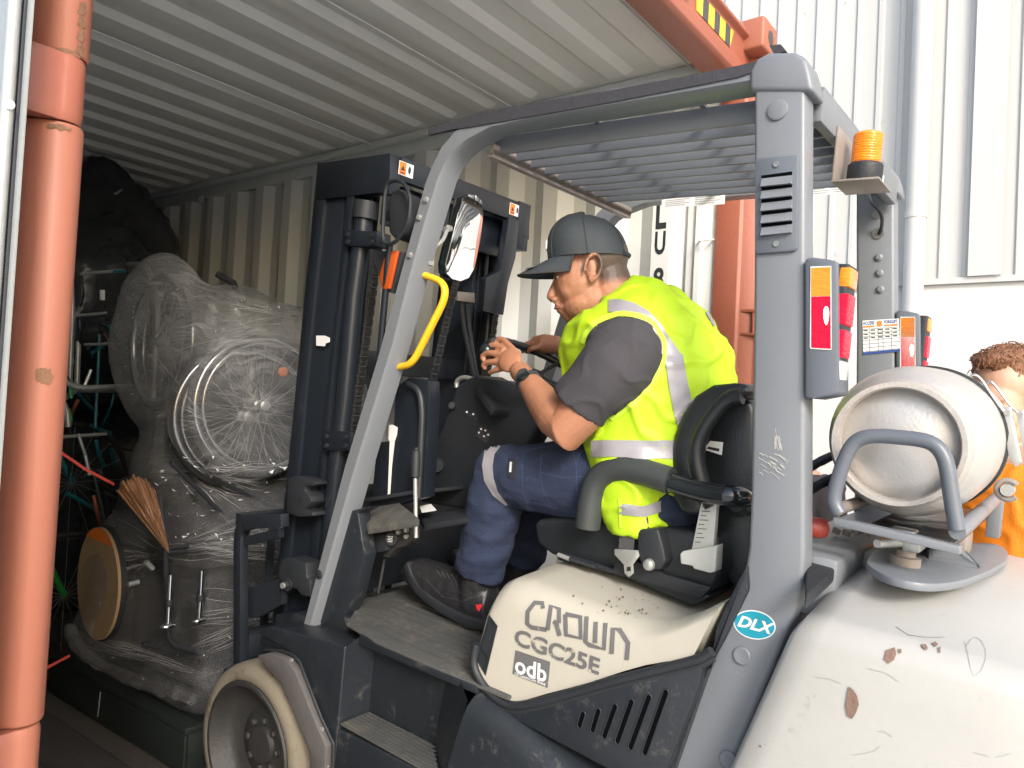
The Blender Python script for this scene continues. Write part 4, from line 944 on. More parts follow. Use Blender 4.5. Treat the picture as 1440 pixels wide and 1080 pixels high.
# ---- lettering on the hood
def K(x, y): return (620 + x / 3, 780 + y / 3)
st = B()
for pl in ([(432, 228), (430, 205), (398, 203), (368, 240), (366, 290), (384, 306), (448, 316)], [(452, 318), (466, 216), (500, 230), (500, 285), (478, 283)], [(478, 280), (490, 292), (503, 342)],
           [(526, 252), (590, 264), (592, 352), (530, 338), (526, 252)], [(616, 262), (612, 366), (628, 380), (690, 398), (696, 290)], [(655, 285), (652, 372)],
           [(722, 418), (728, 312), (756, 318), (792, 372), (786, 444)]):
    decal_strip(st, bvh, [K(*p) for p in pl], 6.2, 5, 1, .0020)
part('hood_lettering', st, 'logo', hd_, label='large worn angular letters')
st = B(); decal_text(st, bvh, 'CGC25E', K(310, 378), K(668, 508), K(318, 308), .028, 0, .0022); part('hood_lettering', st, 'logo', hd_, label='bold model code lettering')
st = B(); decal_grid(st, bvh, [K(316, 402), K(463, 452), K(452, 562), K(303, 502)], 6, 6, .0014); sg = part('brake_sticker', st, 'logo', hd_, label='small dark grey sticker with three rounded letters')
st = B(); decal_text(st, bvh, 'odb', K(314, 496), K(446, 540), K(318, 424), .02, 0, .0024); decal_text(st, bvh, 'Oil Cooled Disc Brake', K(313, 506), K(441, 551), K(314, 494), .01, 0, .0024); part('sticker_letters', st, 'labelg' if 'labelg' in M else 'label', sg)
st = B(); random.seed(3)
for k in range(60):
    a = random.gauss(890, 38); c = 826 + random.random() * 40 + (a - 860) * .1; r = random.random() ** 2 * 1.5 + .4; decal_poly(st, bvh, [(a, c - r), (a + r, c), (a + r * .2, c + r * 1.2), (a - r, c)], .0012)
part('paint_specks', st, 'chip', hd_)['kind'] = 'stuff'

# ---- counterweight
cwr = []
def cwt():
    b = B(); rings = []
    for y, top, zb, hw in ((-1.606, 1.06, .30, .515), (-1.618, 1.125, .25, .530), (-1.66, 1.150, .22, .538), (-1.75, 1.155, .2, .540), (-1.90, 1.150, .2, .535), (-2.02, 1.12, .2, .515), (-2.12, 1.05, .22, .46), (-2.17, .95, .25, .38)):
        rad = .16; pts = [(-hw, zb), (-hw - .004, .55), (-hw, .8), (-hw + .010, .98)]
        for k in range(1, 8):
            a = math.pi / 2 * k / 7; pts.append((-hw + .012 + .055 * (1 - math.cos(a)), 1.035 + .058 * math.sin(a) * min(1, (top - 1.0) / .14)))
        zc_ = pts[-1][1]; pts += [(-hw + .14, zc_ + (top - zc_) * .55), (-hw + .25, zc_ + (top - zc_) * .9)]
        pts.append((-.15, top + .006)); full = pts + [(-x, z) for x, z in pts[::-1]]
        rings.append([V((x, y + max(0, min(1, (y + 1.80) / .15)) * (1.14 - z) * .29, z)) for x, z in full])
    return b.loft(rings)
cwo = part('counterweight', cwt(), 'white', fk, smooth=70)
bvw = bvh_of(cwo)
st = B()
def chip(px, off=.0028):
    st = B(); decal_poly(st, bvw, px, off); part('paint_chip', st, 'chip', cwo)
def Q7(x, y): return (1000 + x / 3, 720 + y / 3)
chip([Q7(*p) for p in ((582, 735), (600, 748), (618, 775), (625, 810), (612, 848), (596, 872), (577, 860), (568, 820), (574, 780))])
chip([Q7(*p) for p in ((740, 585), (775, 574), (782, 600), (772, 625), (750, 640), (730, 622))]); chip([Q7(*p) for p in ((790, 582), (802, 580), (804, 596), (794, 600))])
chip([Q7(*p) for p in ((887, 562), (905, 562), (915, 578), (908, 588), (892, 578))]); chip([Q7(*p) for p in ((932, 560), (945, 552), (958, 562), (946, 574))]); chip([Q7(*p) for p in ((958, 578), (968, 572), (968, 596), (962, 600))])
chip([Q7(*p) for p in ((202, 984), (212, 982), (216, 992), (206, 992))])

st = B()
for pl in ([(1070, 545), (1085, 610), (1095, 660), (1110, 695), (1140, 670), (1158, 620), (1158, 580), (1142, 545), (1120, 530), (1095, 540), (1075, 570)], [(780, 485), (830, 520), (900, 530), (985, 530)], [(600, 1026), (650, 1018), (690, 1008), (715, 985)], [(1110, 1015), (1170, 1030)], [(1200, 1035), (1270, 1018)], [(700, 925), (740, 930), (765, 950)], [(435, 695), (500, 705), (545, 722)], [(660, 660), (740, 680), (790, 715)]):
    decal_strip(st, bvw, [Q7(*p) for p in pl], .7, 3, 1, .0011)
part('scratches', st, 'galv', cwo)['kind'] = 'stuff'
# rubber cover between pillar and counterweight
part('rubber_cover', B().ext([S(1134, 768, z=1.17), S(1190, 750, z=1.17), S(1228, 756, z=1.17), S(1200, 775, z=1.17), S(1134, 836, z=1.14)], (0, 0, -.03)), 'plastic', fk, .006)
part('rubber_cover', B().mm((-.38, -1.62, 1.05), (.40, -1.47, 1.175)), 'guard', fk, .012)
for k in range(4): part('pipe_nut', B().lathe(S(1175 + k * 14, 750 + (k % 2) * 3, x=-.12), (0, -.3, 1), [(.009, 0), (.009, .012), (.001, .012)], 6), 'bracket', fk)
part('red_knob', B().lathe(S(1138, 741, x=-.36), V((.25, -1, .05)), [(.019, -.05), (.020, 0), (.021, .02), (.016, .034), (.001, .038)], 24), 'knob', fk, smooth=60)
# ---- swing bracket that carries the gas cylinder
zpl = 1.178
pl = [S(a, c, z=zpl) for a, c in ((1218, 793), (1219, 785), (1232, 772), (1300, 760), (1405, 764), (1419, 775), (1416, 788), (1395, 801), (1350, 818), (1300, 822), (1245, 810))]
plt = part('swing_plate', B().ext(fillet(pl, .06, 5, True), (0, 0, -.016)), 'guard', fk, .004, label='round edged grey plate')
part('plate_boss', B().lathe(V((pl[5].x - .25, pl[9].y + .12, zpl - .07)), (0, 0, 1), [(.07, 0), (.06, .055)], 28), 'white', plt)
pv = S(1272, 794, z=zpl); part('pivot_bolt', B().lathe(pv, (0, 0, 1), [(.028, 0), (.028, .016), (.018, .018), (.018, .03), (.001, .03)], 24), 'bracket', plt)
part('latch_block', B().box(pv + V((.01, -.012, .042)), (.075, .03, .022), Matrix.Rotation(.0, 3, 'Z')), 'galv', plt, .003)
part('latch_block', B().box(pv + V((.03, .012, .056)), (.05, .045, .018)), 'steel', plt, .003)
part('latch_handle', B().tube([pv + V((-.09, .035, .045)), pv + V((-.0, .0, .042))], .008), 'galv', plt)
part('plate_web', B().ext([S(1306, 786, z=zpl), S(1378, 800, z=zpl), S(1378, 800, z=zpl) + V((0, 0, .004)), S(1340, 775, z=zpl) + V((0, 0, .03)), S(1306, 775, z=zpl) + V((0, 0, .04))], (.01, .006, 0)), 'guard', plt, .002)
xh = -.405
hb = polyT([(1181, 722), (1172, 706), (1176, 680), (1192, 634), (1206, 617), (1232, 612), (1298, 618), (1318, 627), (1331, 648), (1338, 700), (1346, 745)], x=xh)
ubar = part('cradle_hoop', B().tube(fillet(hb, .03), .0138, 16), 'guardd', fk, smooth=60)
rail = polyT([(1171, 727), (1350, 768), (1350, 781), (1171, 739)], x=xh + .0)
part('cradle_bar', B().ext(rail, (.028, 0, 0)), 'guard', fk, .003)
e0 = S(1346, 748, x=xh); 
part('cradle_bar', B().tube(fillet([e0 + V((0, .0, 0)), e0 + V((.05, -.004, .004)), V((.42, e0.y, e0.z + .01))], .02), .014, 14), 'guard', fk)
e1 = S(1178, 716, x=xh); part('cradle_bar', B().tube([e1, V((.42, e1.y, e1.z))], .012, 12), 'bracket', fk)
part('cradle_tray', B().mm((-.30, -1.80, 1.225), (.32, -1.64, 1.238)), 'dark', fk, .003)
part('cradle_tray', B().mm((-.10, -1.80, 1.18), (.0, -1.66, 1.226)), 'bracket', fk, .004)
for xx in (.30, .34): part('cradle_lug', B().ext([V((xx, e0.y - .012, zpl)), V((xx, e0.y + .018, zpl)), V((xx, e0.y + .018, e0.z + .0)), V((xx, e0.y, e0.z + .012)), V((xx, e0.y - .012, e0.z + .0))], (.014, 0, 0)), 'guard', fk, .003)
hk = S(1417, 689, x=-.12); part('cradle_hook', B().tube([hk + V((0, math.cos(t) * .019, math.sin(t) * .019)) for t in [math.radians(-140 + k * 20) for k in range(15)]], .006, 10), 'bracket', fk)
part('cradle_hook', B().lathe(hk, (-1, 0, 0), [(.012, -.03), (.012, .012), (.001, .012)], 20), 'galv', fk)
# hoses behind the pillar
for (a, c, d, e, x) in ((1138, 662, 1172, 640, -.05), (1138, 694, 1180, 668, -.08)):
    p, q = S(a, c, x=x), S(d, e, x=x + .06); p2 = p + (p - q) * 1.2
    part('gas_hose', B().tube(fillet([p2, p + V((0, 0, .01)), q], .1), [.0105 + .0012 * (k % 2) for k in range(len(fillet([p2, p, q], .1)))], 12), 'plastic', fk)

# ---- seat
sq_ = polyT([(750, 738), (757, 730), (800, 728), (960, 745), (1010, 752), (1016, 800), (1000, 832), (980, 842), (900, 815), (775, 780), (755, 765)], x=-.25)
seat = part('seat', B().ext(sq_, (.50, 0, 0)), 'seat', fk, .018, 3, smooth=60)
part('seat_base', B().ext(polyT([(780, 778), (1000, 838), (975, 852), (880, 812), (785, 788)], x=-.255), (.51, 0, 0)), 'black', seat, .004)
part('seat_slide', B().ext(polyT([(784, 776), (800, 780), (862, 801), (865, 789), (880, 786), (915, 796), (935, 808), (1000, 826), (985, 842), (930, 826), (785, 784)], x=-.268), (.015, 0, 0)), 'plastic', seat, .003)
part('slide_lever', B().tube([S(785, 780, x=-.28), S(801, 786, x=-.28)], .006), 'galv', seat)
part('slide_lever', B().tube([S(801, 786, x=-.28), S(838, 798, x=-.275)], .005), 'plastic', seat)
# back rest: cushion bolster and back shell
bkp = polyT([(942, 640), (946, 612), (958, 582), (976, 556), (1000, 541), (1030, 538), (1052, 540), (1052, 560), (1020, 562), (1004, 575), (986, 600), (976, 622), (974, 650), (982, 690), (990, 725), (958, 724), (945, 700)], x=-.26)
part('backrest', B().ext(bkp, (.10, 0, 0)), 'seat', fk, .022, 3, smooth=60)
bk2 = polyT([(1012, 578), (1018, 566), (1052, 560), (1060, 575), (1060, 820), (1040, 838), (1010, 800), (1000, 720), (978, 690), (976, 640)], x=-.18)
part('backrest', B().ext(bk2, (.38, 0, 0)), 'seat', fk, .02, 3, smooth=60)
bk3 = polyT([(946, 640), (976, 556), (1000, 545), (1052, 542), (1052, 720), (960, 724)], x=-.17)
part('backrest', B().ext(bk3, (.36, 0, 0)), 'seat', fk, .03, 3, smooth=60)
part('back_bolster', B().tube(fillet(polyT([(1046, 556), (1030, 556), (1010, 568), (984, 605), (975, 640), (982, 668), (998, 705), (1000, 730)], x=-.245), .05), [.012, .016, .017] + [.018] * 60, 16) if False else B().tube(fillet(polyT([(1044, 557), (1022, 559), (992, 596), (977, 632), (986, 680), (1002, 712)], x=-.262), .05), .019, 16), 'seat', fk, smooth=60)
tgm = part('seat_tag', B().ext(polyT([(999, 620), (1017, 622), (1015, 640), (989, 632)], x=-.186), (-.001, 0, 0)), 'label', fk)
part('seat_tag_print', B().ext(polyT([(996, 628), (1012, 631), (1011, 635), (994, 631)], x=-.1872), (-.0006, 0, 0)), 'ink', tgm)
# weight scale, grey handle
scl = part('weight_scale', B().ext(polyT([(986, 705), (1008, 707), (1003, 768), (999, 775), (972, 775)], x=-.262), (.02, 0, 0)), 'clearlens', fk, .002)
st = B()
for k in range(9): a = 984 + (972 - 984) * k / 9; c = 712 + k * 6.2; st.ext(polyT([(a + 4, c), (a + 12 + (k % 2) * 4, c + .5), (a + 12 + (k % 2) * 4, c + 1.5), (a + 4, c + 1)], x=-.2625), (-.0004, 0, 0))
part('scale_marks', st, 'ink', scl)
part('adjuster_knob', B().ext(polyT([(956, 779), (960, 775), (1003, 768), (1008, 767), (1006, 804), (998, 806), (975, 800), (974, 796), (957, 793)], x=-.285), (.04, 0, 0)), 'clearlens', fk, .007, 3, smooth=60)
# armrest
ap = polyT([(826, 742), (832, 690), (845, 668), (868, 658), (900, 662), (943, 676)], x=-.30)
part('armrest', B().tube(fillet(ap, .05), .0325, 20), 'armr' if 'armr' in M else 'seat', fk, smooth=60)
ap = polyT([(943, 678), (960, 684), (1000, 695), (1038, 698)], x=-.30); part('armrest_tube', B().tube(fillet(ap + [S(1046, 700, x=-.24)], .03), .024, 20), 'tubeblk', fk, smooth=60)
part('armrest_pivot', B().lathe(S(1042, 706, x=-.20), (-1, 0, 0), [(.034, -.02), (.034, .02), (.02, .03), (.001, .03)], 24), 'seat', fk)
# seat belt
part('belt_webbing', B().ext(polyT([(873, 742), (882, 730), (897, 730), (893, 745), (890, 776), (869, 777)], x=-.285), (.003, 0, 0)), 'web', fk)
bk_ = part('belt_tongue', B().ext(polyT([(864, 772), (897, 774), (899, 782), (890, 794), (891, 806), (884, 812), (878, 806), (877, 794), (864, 780)], x=-.292), (.003, 0, 0)), 'galv', fk, .001)
part('tongue_slot', B().ext(polyT([(882, 797), (887, 797), (887, 803), (881, 803)], x=-.2925), (-.0005, 0, 0)), 'dark', bk_)
part('belt_retractor', B().ext(polyT([(896, 748), (900, 744), (925, 744), (932, 770), (936, 790), (928, 802), (905, 800), (896, 780)], x=-.29), (.05, 0, 0)), 'plastic', fk, .009, 3, smooth=60)
part('bolt', B().lathe(S(913, 794, x=-.29), (-1, 0, 0), [(.015, 0), (.013, .008), (.007, .012), (.001, .012)], 16), 'galv', fk)
part('belt_stalk', B().tube([S(912, 746, x=-.27), S(908, 722, x=-.27)], .004), 'plastic', fk)
# ---- gas cylinder: held in the cradle, a thing of its own
tc_ = S(1262, 624, x=-.36)
gc = thing('gas_cylinder', 'scratched silver gas cylinder lying across the rear of the forklift', 'gas cylinder', MT, tc_)
ax = V((1, 0, .03)).normalized(); c0 = tc_
prf = [(.001, .030), (.060, .030), (.090, .022), (.104, .014)]
b = B().lathe(c0, ax, [(.001, .004), (.045, .008), (.08, .017), (.100, .026), (.108, .030), (.112, .026), (.135, .045), (.148, .09), (.152, .14), (.152, .42), (.148, .47), (.13, .53), (.09, .575), (.04, .59), (.001, .592)], 64)
shell = part('shell', b, 'tank', gc, smooth=60)
b = B().lathe(c0, ax, [(.107, .034), (.105, -.002), (.108, -.008), (.117, -.008), (.121, -.002), (.123, .036)], 64, False); part('foot_ring', b, 'tankrim', gc, smooth=50)
b = B(); 
for dz in (.27,): b.lathe(c0 + ax * dz, ax, [(.152, 0), (.1575, .001), (.1575, .035), (.152, .036)], 64, False)
sb = part('strap_band', b, 'plastic', gc)
xc_ = -.09
part('clamp_plate', B().ext(polyT([(1408, 573), (1421, 572), (1426, 600), (1436, 650), (1427, 657), (1419, 645), (1412, 610)], x=xc_), (.006, -.003, 0)), 'galv', gc, .002)
part('clamp_plate', B().ext(polyT([(1428, 577), (1440, 576), (1452, 650), (1442, 655)], x=xc_ + .01), (.006, -.003, 0)), 'galv', gc, .002)
part('clamp_loop', B().tube(fillet(polyT([(1364, 529), (1371, 526), (1380, 533), (1396, 558), (1413, 580)], x=xc_), .01), .0028, 8), 'steel', gc)
part('clamp_loop', B().tube(fillet(polyT([(1386, 540), (1393, 535), (1402, 545), (1420, 570), (1433, 582)], x=xc_ + .01), .01), .0028, 8), 'steel', gc)
for (a, c) in ((1416, 580), (1434, 583)): part('clamp_bolt', B().lathe(S(a, c, x=xc_ - .002), (-1, 0, 0), [(.006, 0), (.006, .005), (.001, .005)], 12), 'steel', gc)
b = B().lathe(c0 + ax * .58, ax, [(.03, 0), (.03, .06), (.018, .07), (.018, .10), (.001, .10)], 20); part('valve', b, 'galv', gc)
b = B().lathe(c0 + ax * .54, ax, [(.10, 0), (.105, .06), (.105, .13), (.10, .13), (.098, .06), (.095, .0)], 40, False); part('valve_guard', b, 'tank', gc)
# ============================================================ CARGO (world frame)
def rayW(px, py):
    d = V(((px - 720) / FPX, (py - 540) / FPX, 1)); return V((d.dot(Xw), d.dot(Yw), d.dot(Zw))).normalized()
def hitW(bv, px, py, off=.004):
    d = rayW(px, py); h = bv.ray_cast(CW, d)
    if h[0] is None: return None
    n = h[1] if h[1].dot(d) < 0 else -h[1]
    return h[0] + n * off
PX, PY = 1.515, 2.50
# pallet
pal = thing('pallet', 'black plastic pallet standing under the wrapped load', 'pallet', MW, (2.05, 2.95, 0))
b = B(); b.mm((PX, PY, .135), (2.62, PY + 1.1, .165)); part('deck', b, 'greenblk', pal, .006)
for k in range(9):
    x = PX + .06 + k * .12; st = B().mm((x, PY + .02, .1655), (x + .05, PY + 1.08, .168)); part('deck_slat', st, 'greenblk', pal)
for y in (PY, PY + .45, PY + .95):
    for x in (PX, 1.98, 2.46): part('foot', B().mm((x, y, 0), (x + .16, y + .15, .135)), 'greenblk', pal, .006)
part('skirt', B().mm((PX - .004, PY - .004, .01), (PX + .012, PY + 1.1, .14)), 'greenblk', pal, .004)
part('skirt', B().mm((PX + .012, PY - .004, .01), (2.6, PY + .012, .14)), 'greenblk', pal, .004)
part('skirt_mark', B().tube([V((PX - .005, PY + .62, .13)), V((PX - .005, PY + .63, .03))], .0025, 6), 'galv', pal)
def spoked_wheel(c, ax, r, label, hubcol='alu', disc=None, group=None):
    t = thing('spoked_wheel', label, 'wheel', MW, c, group); c = V(c); a = V(ax).normalized()
    u = a.cross(V((0, 0, 1))).normalized(); w = a.cross(u); P = lambda th, rr, d=0: c + (u * math.cos(th) + w * math.sin(th)) * rr + a * d
    part('tyre', B().tube([P(k * math.pi / 32, r) for k in range(64)], .012, 10, True), 'tyreblk', t, smooth=60)
    part('rim', B().tube([P(k * math.pi / 32, r - .018) for k in range(64)], .011, 10, True, squash=(1, 1)), 'chrome', t, smooth=60)
    part('push_rim', B().tube([P(k * math.pi / 32, r - .035, -.035) for k in range(64)], .0065, 10, True), 'chrome', t, smooth=60)
    part('hub', B().lathe(c, a, [(.012, -.04), (.02, -.035), (.02, -.025), (.012, -.02), (.012, .02), (.02, .025), (.02, .035), (.001, .04)], 20), hubcol, t, smooth=40)
    st = B()
    for k in range(32):
        th = k * math.pi / 16; off = .9 if k % 2 else -.9; d = -.028 if k % 4 < 2 else .028
        st.tube([P(th + off, .018, d), P(th, r - .022)], .0009, 5)
    part('spokes', st, 'alu', t)
    if disc: part('guard_disc', B().lathe(c - a * .03, a, [(.001, -.004), (r - .03, -.004), (r - .03, .002), (.001, .002)], 48), disc, t)
    return t
WG = 'spoked wheels packed in the wrapped load'
spoked_wheel(Wd(368, 570, y=2.58), (.18, 1, 0), .278, 'large chrome rimmed spoked wheel facing the forklift under stretch film', group=WG)
spoked_wheel(Wd(345, 585, y=2.66), (.25, 1, 0), .285, 'second spoked wheel showing just left of the largest wheel', group=WG)
spoked_wheel(V((1.60, 3.02, 1.55)), (-1, .10, 0), .27, 'spoked wheel seen almost edge on at the upper left of the wrapped load', group=WG)
c_ = Wd(136, 820, x=1.51)
lw = thing('round_board', 'tan round board with an orange top at the lower left of the wrapped load', 'board', MW, c_)
part('board', B().lathe(c_, (1, -.10, 0), [(.001, 0), (.226, 0), (.226, .012), (.001, .012)], 56), 'tan', lw)
part('board_rim', B().lathe(c_ + V((.012, 0, 0)), (1, -.10, 0), [(.226, 0), (.233, .0), (.233, .02), (.226, .02)], 56, False), 'plastic', lw)
ar = B(); n = 14; pts = []
for k in range(n + 1): a = math.radians(50 + 80 * k / n); pts.append(c_ + V((-.0025 + .021 * math.cos(a), .224 * math.cos(a), .224 * math.sin(a))))
ar.add(pts, [list(range(len(pts)))]); part('painted_patch', ar, 'orangelabel', lw)
part('reflector', B().ell(Wd(398, 523, y=2.54), (.022, .008, .020)), 'orangelabel', fc0 := thing('spoke_reflector', 'orange reflector clipped in the spokes of the large wheel', 'reflector', MW, Wd(398, 523, y=2.54)))
# folded chairs: dark cushions and chrome posts
fc = thing('folded_wheelchair', 'folded dark wheelchair with chrome posts inside the wrapped load', 'wheelchair', MW, (1.9, 3, .17))
part('cushion', B().mm((1.70, 2.60, .17), (2.50, 3.30, .62)), 'darkgrey', fc, .04, 3)
part('cushion', B().mm((1.62, 2.70, .66), (2.45, 3.35, .98)), 'darkgrey', fc, .05, 3)
part('cushion', B().mm((1.78, 2.66, 1.0), (2.50, 3.30, 1.55)), 'dark', fc, .06, 3)
for (a, c, d, e) in ((240, 808, 236, 880), (284, 802, 280, 872)):
    p, q = Wd(a, c, y=2.56), Wd(d, e, y=2.56); part('post', B().tube([p, q], .0095, 12), 'chrome', fc)
    m_ = p * .45 + q * .55; part('post_collar', B().lathe(m_, q - p, [(.014, -.012), (.016, 0), (.014, .012)], 14), 'plastic', fc)
    part('post_foot', B().ell(q, (.03, .02, .012)), 'chrome', fc)
for (a, c, d, e) in ((180, 822, 195, 818), (205, 790, 215, 800), (95, 0, 95, 1)):
    if a == 95: continue
    part('fitting', B().tube([Wd(a, c, y=2.6), Wd(d, e, y=2.6)], .009, 10), 'alu', fc)
for (a, c, d, e, y) in ((232, 772, 405, 745, 2.6), (236, 776, 400, 770, 2.6), (300, 672, 400, 720, 2.52), (240, 650, 330, 740, 2.55), (200, 905, 300, 930, 2.58)):
    part('frame_tube', B().tube([Wd(a, c, y=y + .08), Wd(d, e, y=y + .08)], .008, 10), 'plastic', fc)
part('frame_tube', B().tube(fillet([Wd(225, 700, y=2.7), Wd(232, 760, y=2.62), Wd(236, 905, y=2.62), Wd(330, 930, y=2.6)], .05), .010, 10), 'plastic', fc)
part('arm_pad', B().tube([Wd(305, 385, y=2.85), Wd(328, 398, y=2.8), Wd(342, 425, y=2.75)], .014, 12), 'plastic', fc, smooth=60)
part('back_hoop', B().tube(fillet([Wd(215, 560, x=1.62), Wd(222, 430, x=1.60), Wd(208, 372, x=1.62), Wd(180, 372, x=1.64)], .08), .011, 12), 'alu', fc, smooth=60)
# stretch film hull
h = B()
def el(c, r, rot=None): h.ell(c, r, rot, 20, 12)
el((1.62, 3.05, 1.56), (.14, .32, .38)); el((1.80, 2.85, 1.50), (.32, .36, .31)); h.lathe(Wd(368, 570, y=2.52), (0, 1, 0), [(.295, 0), (.30, .05), (.30, .2)], 40)
el((2.05, 2.85, 1.52), (.42, .34, .25)); el((2.2, 2.9, 1.2), (.38, .38, .45)); el((1.76, 3.0, 1.0), (.22, .28, .3))
h.mm((1.60, 2.55, .18), (2.55, 3.38, .82)); el((1.62, 3.2, .55), (.13, .26, .30)); el((1.85, 2.8, .75), (.30, .3, .3)); h.mm((1.54, 2.50, .17), (2.58, 3.45, .30)); el((1.58, 3.30, .35), (.09, .17, .14))
def wr(co, n):
    return .014 * noise.noise(co * 5) + .004 * noise.noise(V((co.x * 9, co.y * 9, co.z * 30)))
hull = fuse(h, .024, 12, wr, .6)
film = thing('stretch_film', 'clear stretch film wound round the palletised wheelchair load', 'plastic film', MW, (2.05, 2.95, .17))
fm = part('film_sheet', None, 'film', film, me=hull)
bvF = bvh_of(fm)
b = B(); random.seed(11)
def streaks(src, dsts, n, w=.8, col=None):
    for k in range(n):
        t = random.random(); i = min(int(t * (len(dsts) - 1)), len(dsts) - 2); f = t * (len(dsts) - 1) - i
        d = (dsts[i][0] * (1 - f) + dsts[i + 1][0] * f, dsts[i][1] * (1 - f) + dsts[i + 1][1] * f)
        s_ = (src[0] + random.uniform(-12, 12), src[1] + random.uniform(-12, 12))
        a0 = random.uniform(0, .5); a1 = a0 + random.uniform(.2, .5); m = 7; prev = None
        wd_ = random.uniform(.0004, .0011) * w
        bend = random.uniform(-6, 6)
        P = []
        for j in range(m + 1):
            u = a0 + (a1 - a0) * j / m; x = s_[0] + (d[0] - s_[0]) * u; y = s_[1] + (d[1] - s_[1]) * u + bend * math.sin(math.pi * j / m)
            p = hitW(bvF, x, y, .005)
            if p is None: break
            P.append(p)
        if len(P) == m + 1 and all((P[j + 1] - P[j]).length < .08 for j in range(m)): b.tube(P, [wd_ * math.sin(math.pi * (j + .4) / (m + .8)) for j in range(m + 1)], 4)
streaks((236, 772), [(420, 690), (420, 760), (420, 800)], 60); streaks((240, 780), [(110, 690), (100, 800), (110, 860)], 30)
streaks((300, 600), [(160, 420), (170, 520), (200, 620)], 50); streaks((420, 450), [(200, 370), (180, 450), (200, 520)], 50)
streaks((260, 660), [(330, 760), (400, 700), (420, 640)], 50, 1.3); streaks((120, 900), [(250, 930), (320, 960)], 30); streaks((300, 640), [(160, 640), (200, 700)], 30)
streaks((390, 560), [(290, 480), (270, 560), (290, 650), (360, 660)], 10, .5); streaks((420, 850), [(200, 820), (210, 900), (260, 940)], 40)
part('film_highlight_strands', b, 'folds', film, smooth=60).__setitem__('kind', 'stuff')  # pale thin strands stand in for highlights along the film folds
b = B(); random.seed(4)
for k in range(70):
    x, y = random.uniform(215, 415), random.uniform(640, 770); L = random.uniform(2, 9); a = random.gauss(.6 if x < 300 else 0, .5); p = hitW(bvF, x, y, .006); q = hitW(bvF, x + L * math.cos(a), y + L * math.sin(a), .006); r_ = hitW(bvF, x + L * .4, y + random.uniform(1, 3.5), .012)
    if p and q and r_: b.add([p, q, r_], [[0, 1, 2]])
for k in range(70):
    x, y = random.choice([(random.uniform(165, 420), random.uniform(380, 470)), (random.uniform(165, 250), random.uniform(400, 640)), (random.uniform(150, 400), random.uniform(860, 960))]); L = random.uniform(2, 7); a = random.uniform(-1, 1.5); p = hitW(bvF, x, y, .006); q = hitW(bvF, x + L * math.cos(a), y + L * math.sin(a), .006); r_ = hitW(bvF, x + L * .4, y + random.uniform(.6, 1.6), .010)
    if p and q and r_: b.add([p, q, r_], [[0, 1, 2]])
part('film_glints', b, 'label', film)['kind'] = 'stuff'  # small white slivers laid on the film as painted glints
# gathered rope of film along the pallet edge
pth = [Wd(a, c, x=x) for a, c, x in ((98, 880, 1.47), (104, 905, 1.46), (135, 932, 1.47), (190, 958, 1.48), (240, 972, 1.49), (274, 985, 1.50))]
rb = B().tube(fillet(pth, .06), [.024 + .005 * math.sin(k * 1.7) for k in range(len(fillet(pth, .06)))], 16)
part('film_skirt', None, 'film2', film, me=fuse(rb, .008, 3, lambda co, n: .006 * noise.noise(V((co.x * 12, co.y * 12, co.z * 90)))))
# crumpled brown wrap
b = B(); src = Wd(238, 778, y=2.52)
NT, NU = 90, 14; G = []
for i in range(NT + 1):
    t = i / NT; top = Wd(163 + 56 * t + 5 * noise.noise(V((t * 9, 0, 0))), 706 - 36 * math.sin(.5 + t * 2.2) + 9 * noise.noise(V((t * 14, 3, 0))), y=2.68 - .10 * t)
    for j in range(NU + 1):
        u = j / NU; p = src * (1 - u) + top * u; pl_ = math.sin(t * 75 + 3 * noise.noise(V((t * 6, u * 2, 0)))) * .5 + noise.noise(V((t * 40, u * 3, 5)))
        G.append(p + V((-.006, -.013, 0)) * (pl_ * u + 3 * math.sin(math.pi * u) * math.sin(math.pi * t)))
b.add(G, [[i * (NU + 1) + j, (i + 1) * (NU + 1) + j, (i + 1) * (NU + 1) + j + 1, i * (NU + 1) + j + 1] for i in range(NT) for j in range(NU)])
bw = thing('brown_wrap', 'twist of crumpled brown plastic caught in the stretch film', 'plastic wrap', MW, src); cr_ = part('crumpled_sheet', b, 'brownplastic', bw, smooth=60); cr_.modifiers.new('thick', 'SOLIDIFY').thickness = .002
# red strap ends
def ribbon(pts, w, up):
    bb = B(); rr = []
    for p in pts: rr.append([p - V(up) * w / 2, p + V(up) * w / 2, p + V(up) * w / 2 + V((.003, .003, 0)), p - V(up) * w / 2 + V((.003, .003, 0))])
    return bb.loft(rr)
solo('cargo_strap', ribbon([Wd(60, 622, y=2.9), Wd(85, 636, y=2.95), (Wd(120, 660, y=3.0)), Wd(160, 681, y=3.05)], .011, (0, 0, 1)), 'strap', 'thin red strap stretched from the wall to the waist of the wrapped load', 'strap', base=Wd(100, 650, y=3))
solo('cargo_strap', ribbon([Wd(30, 950, y=3.2), Wd(48, 945, y=3.2), Wd(72, 936, y=3.25), Wd(98, 922, y=3.3)], .012, (0, 0, 1)), 'strap', 'short red strap lying by the pallet near the container floor', 'strap', base=Wd(60, 945, y=3.2))
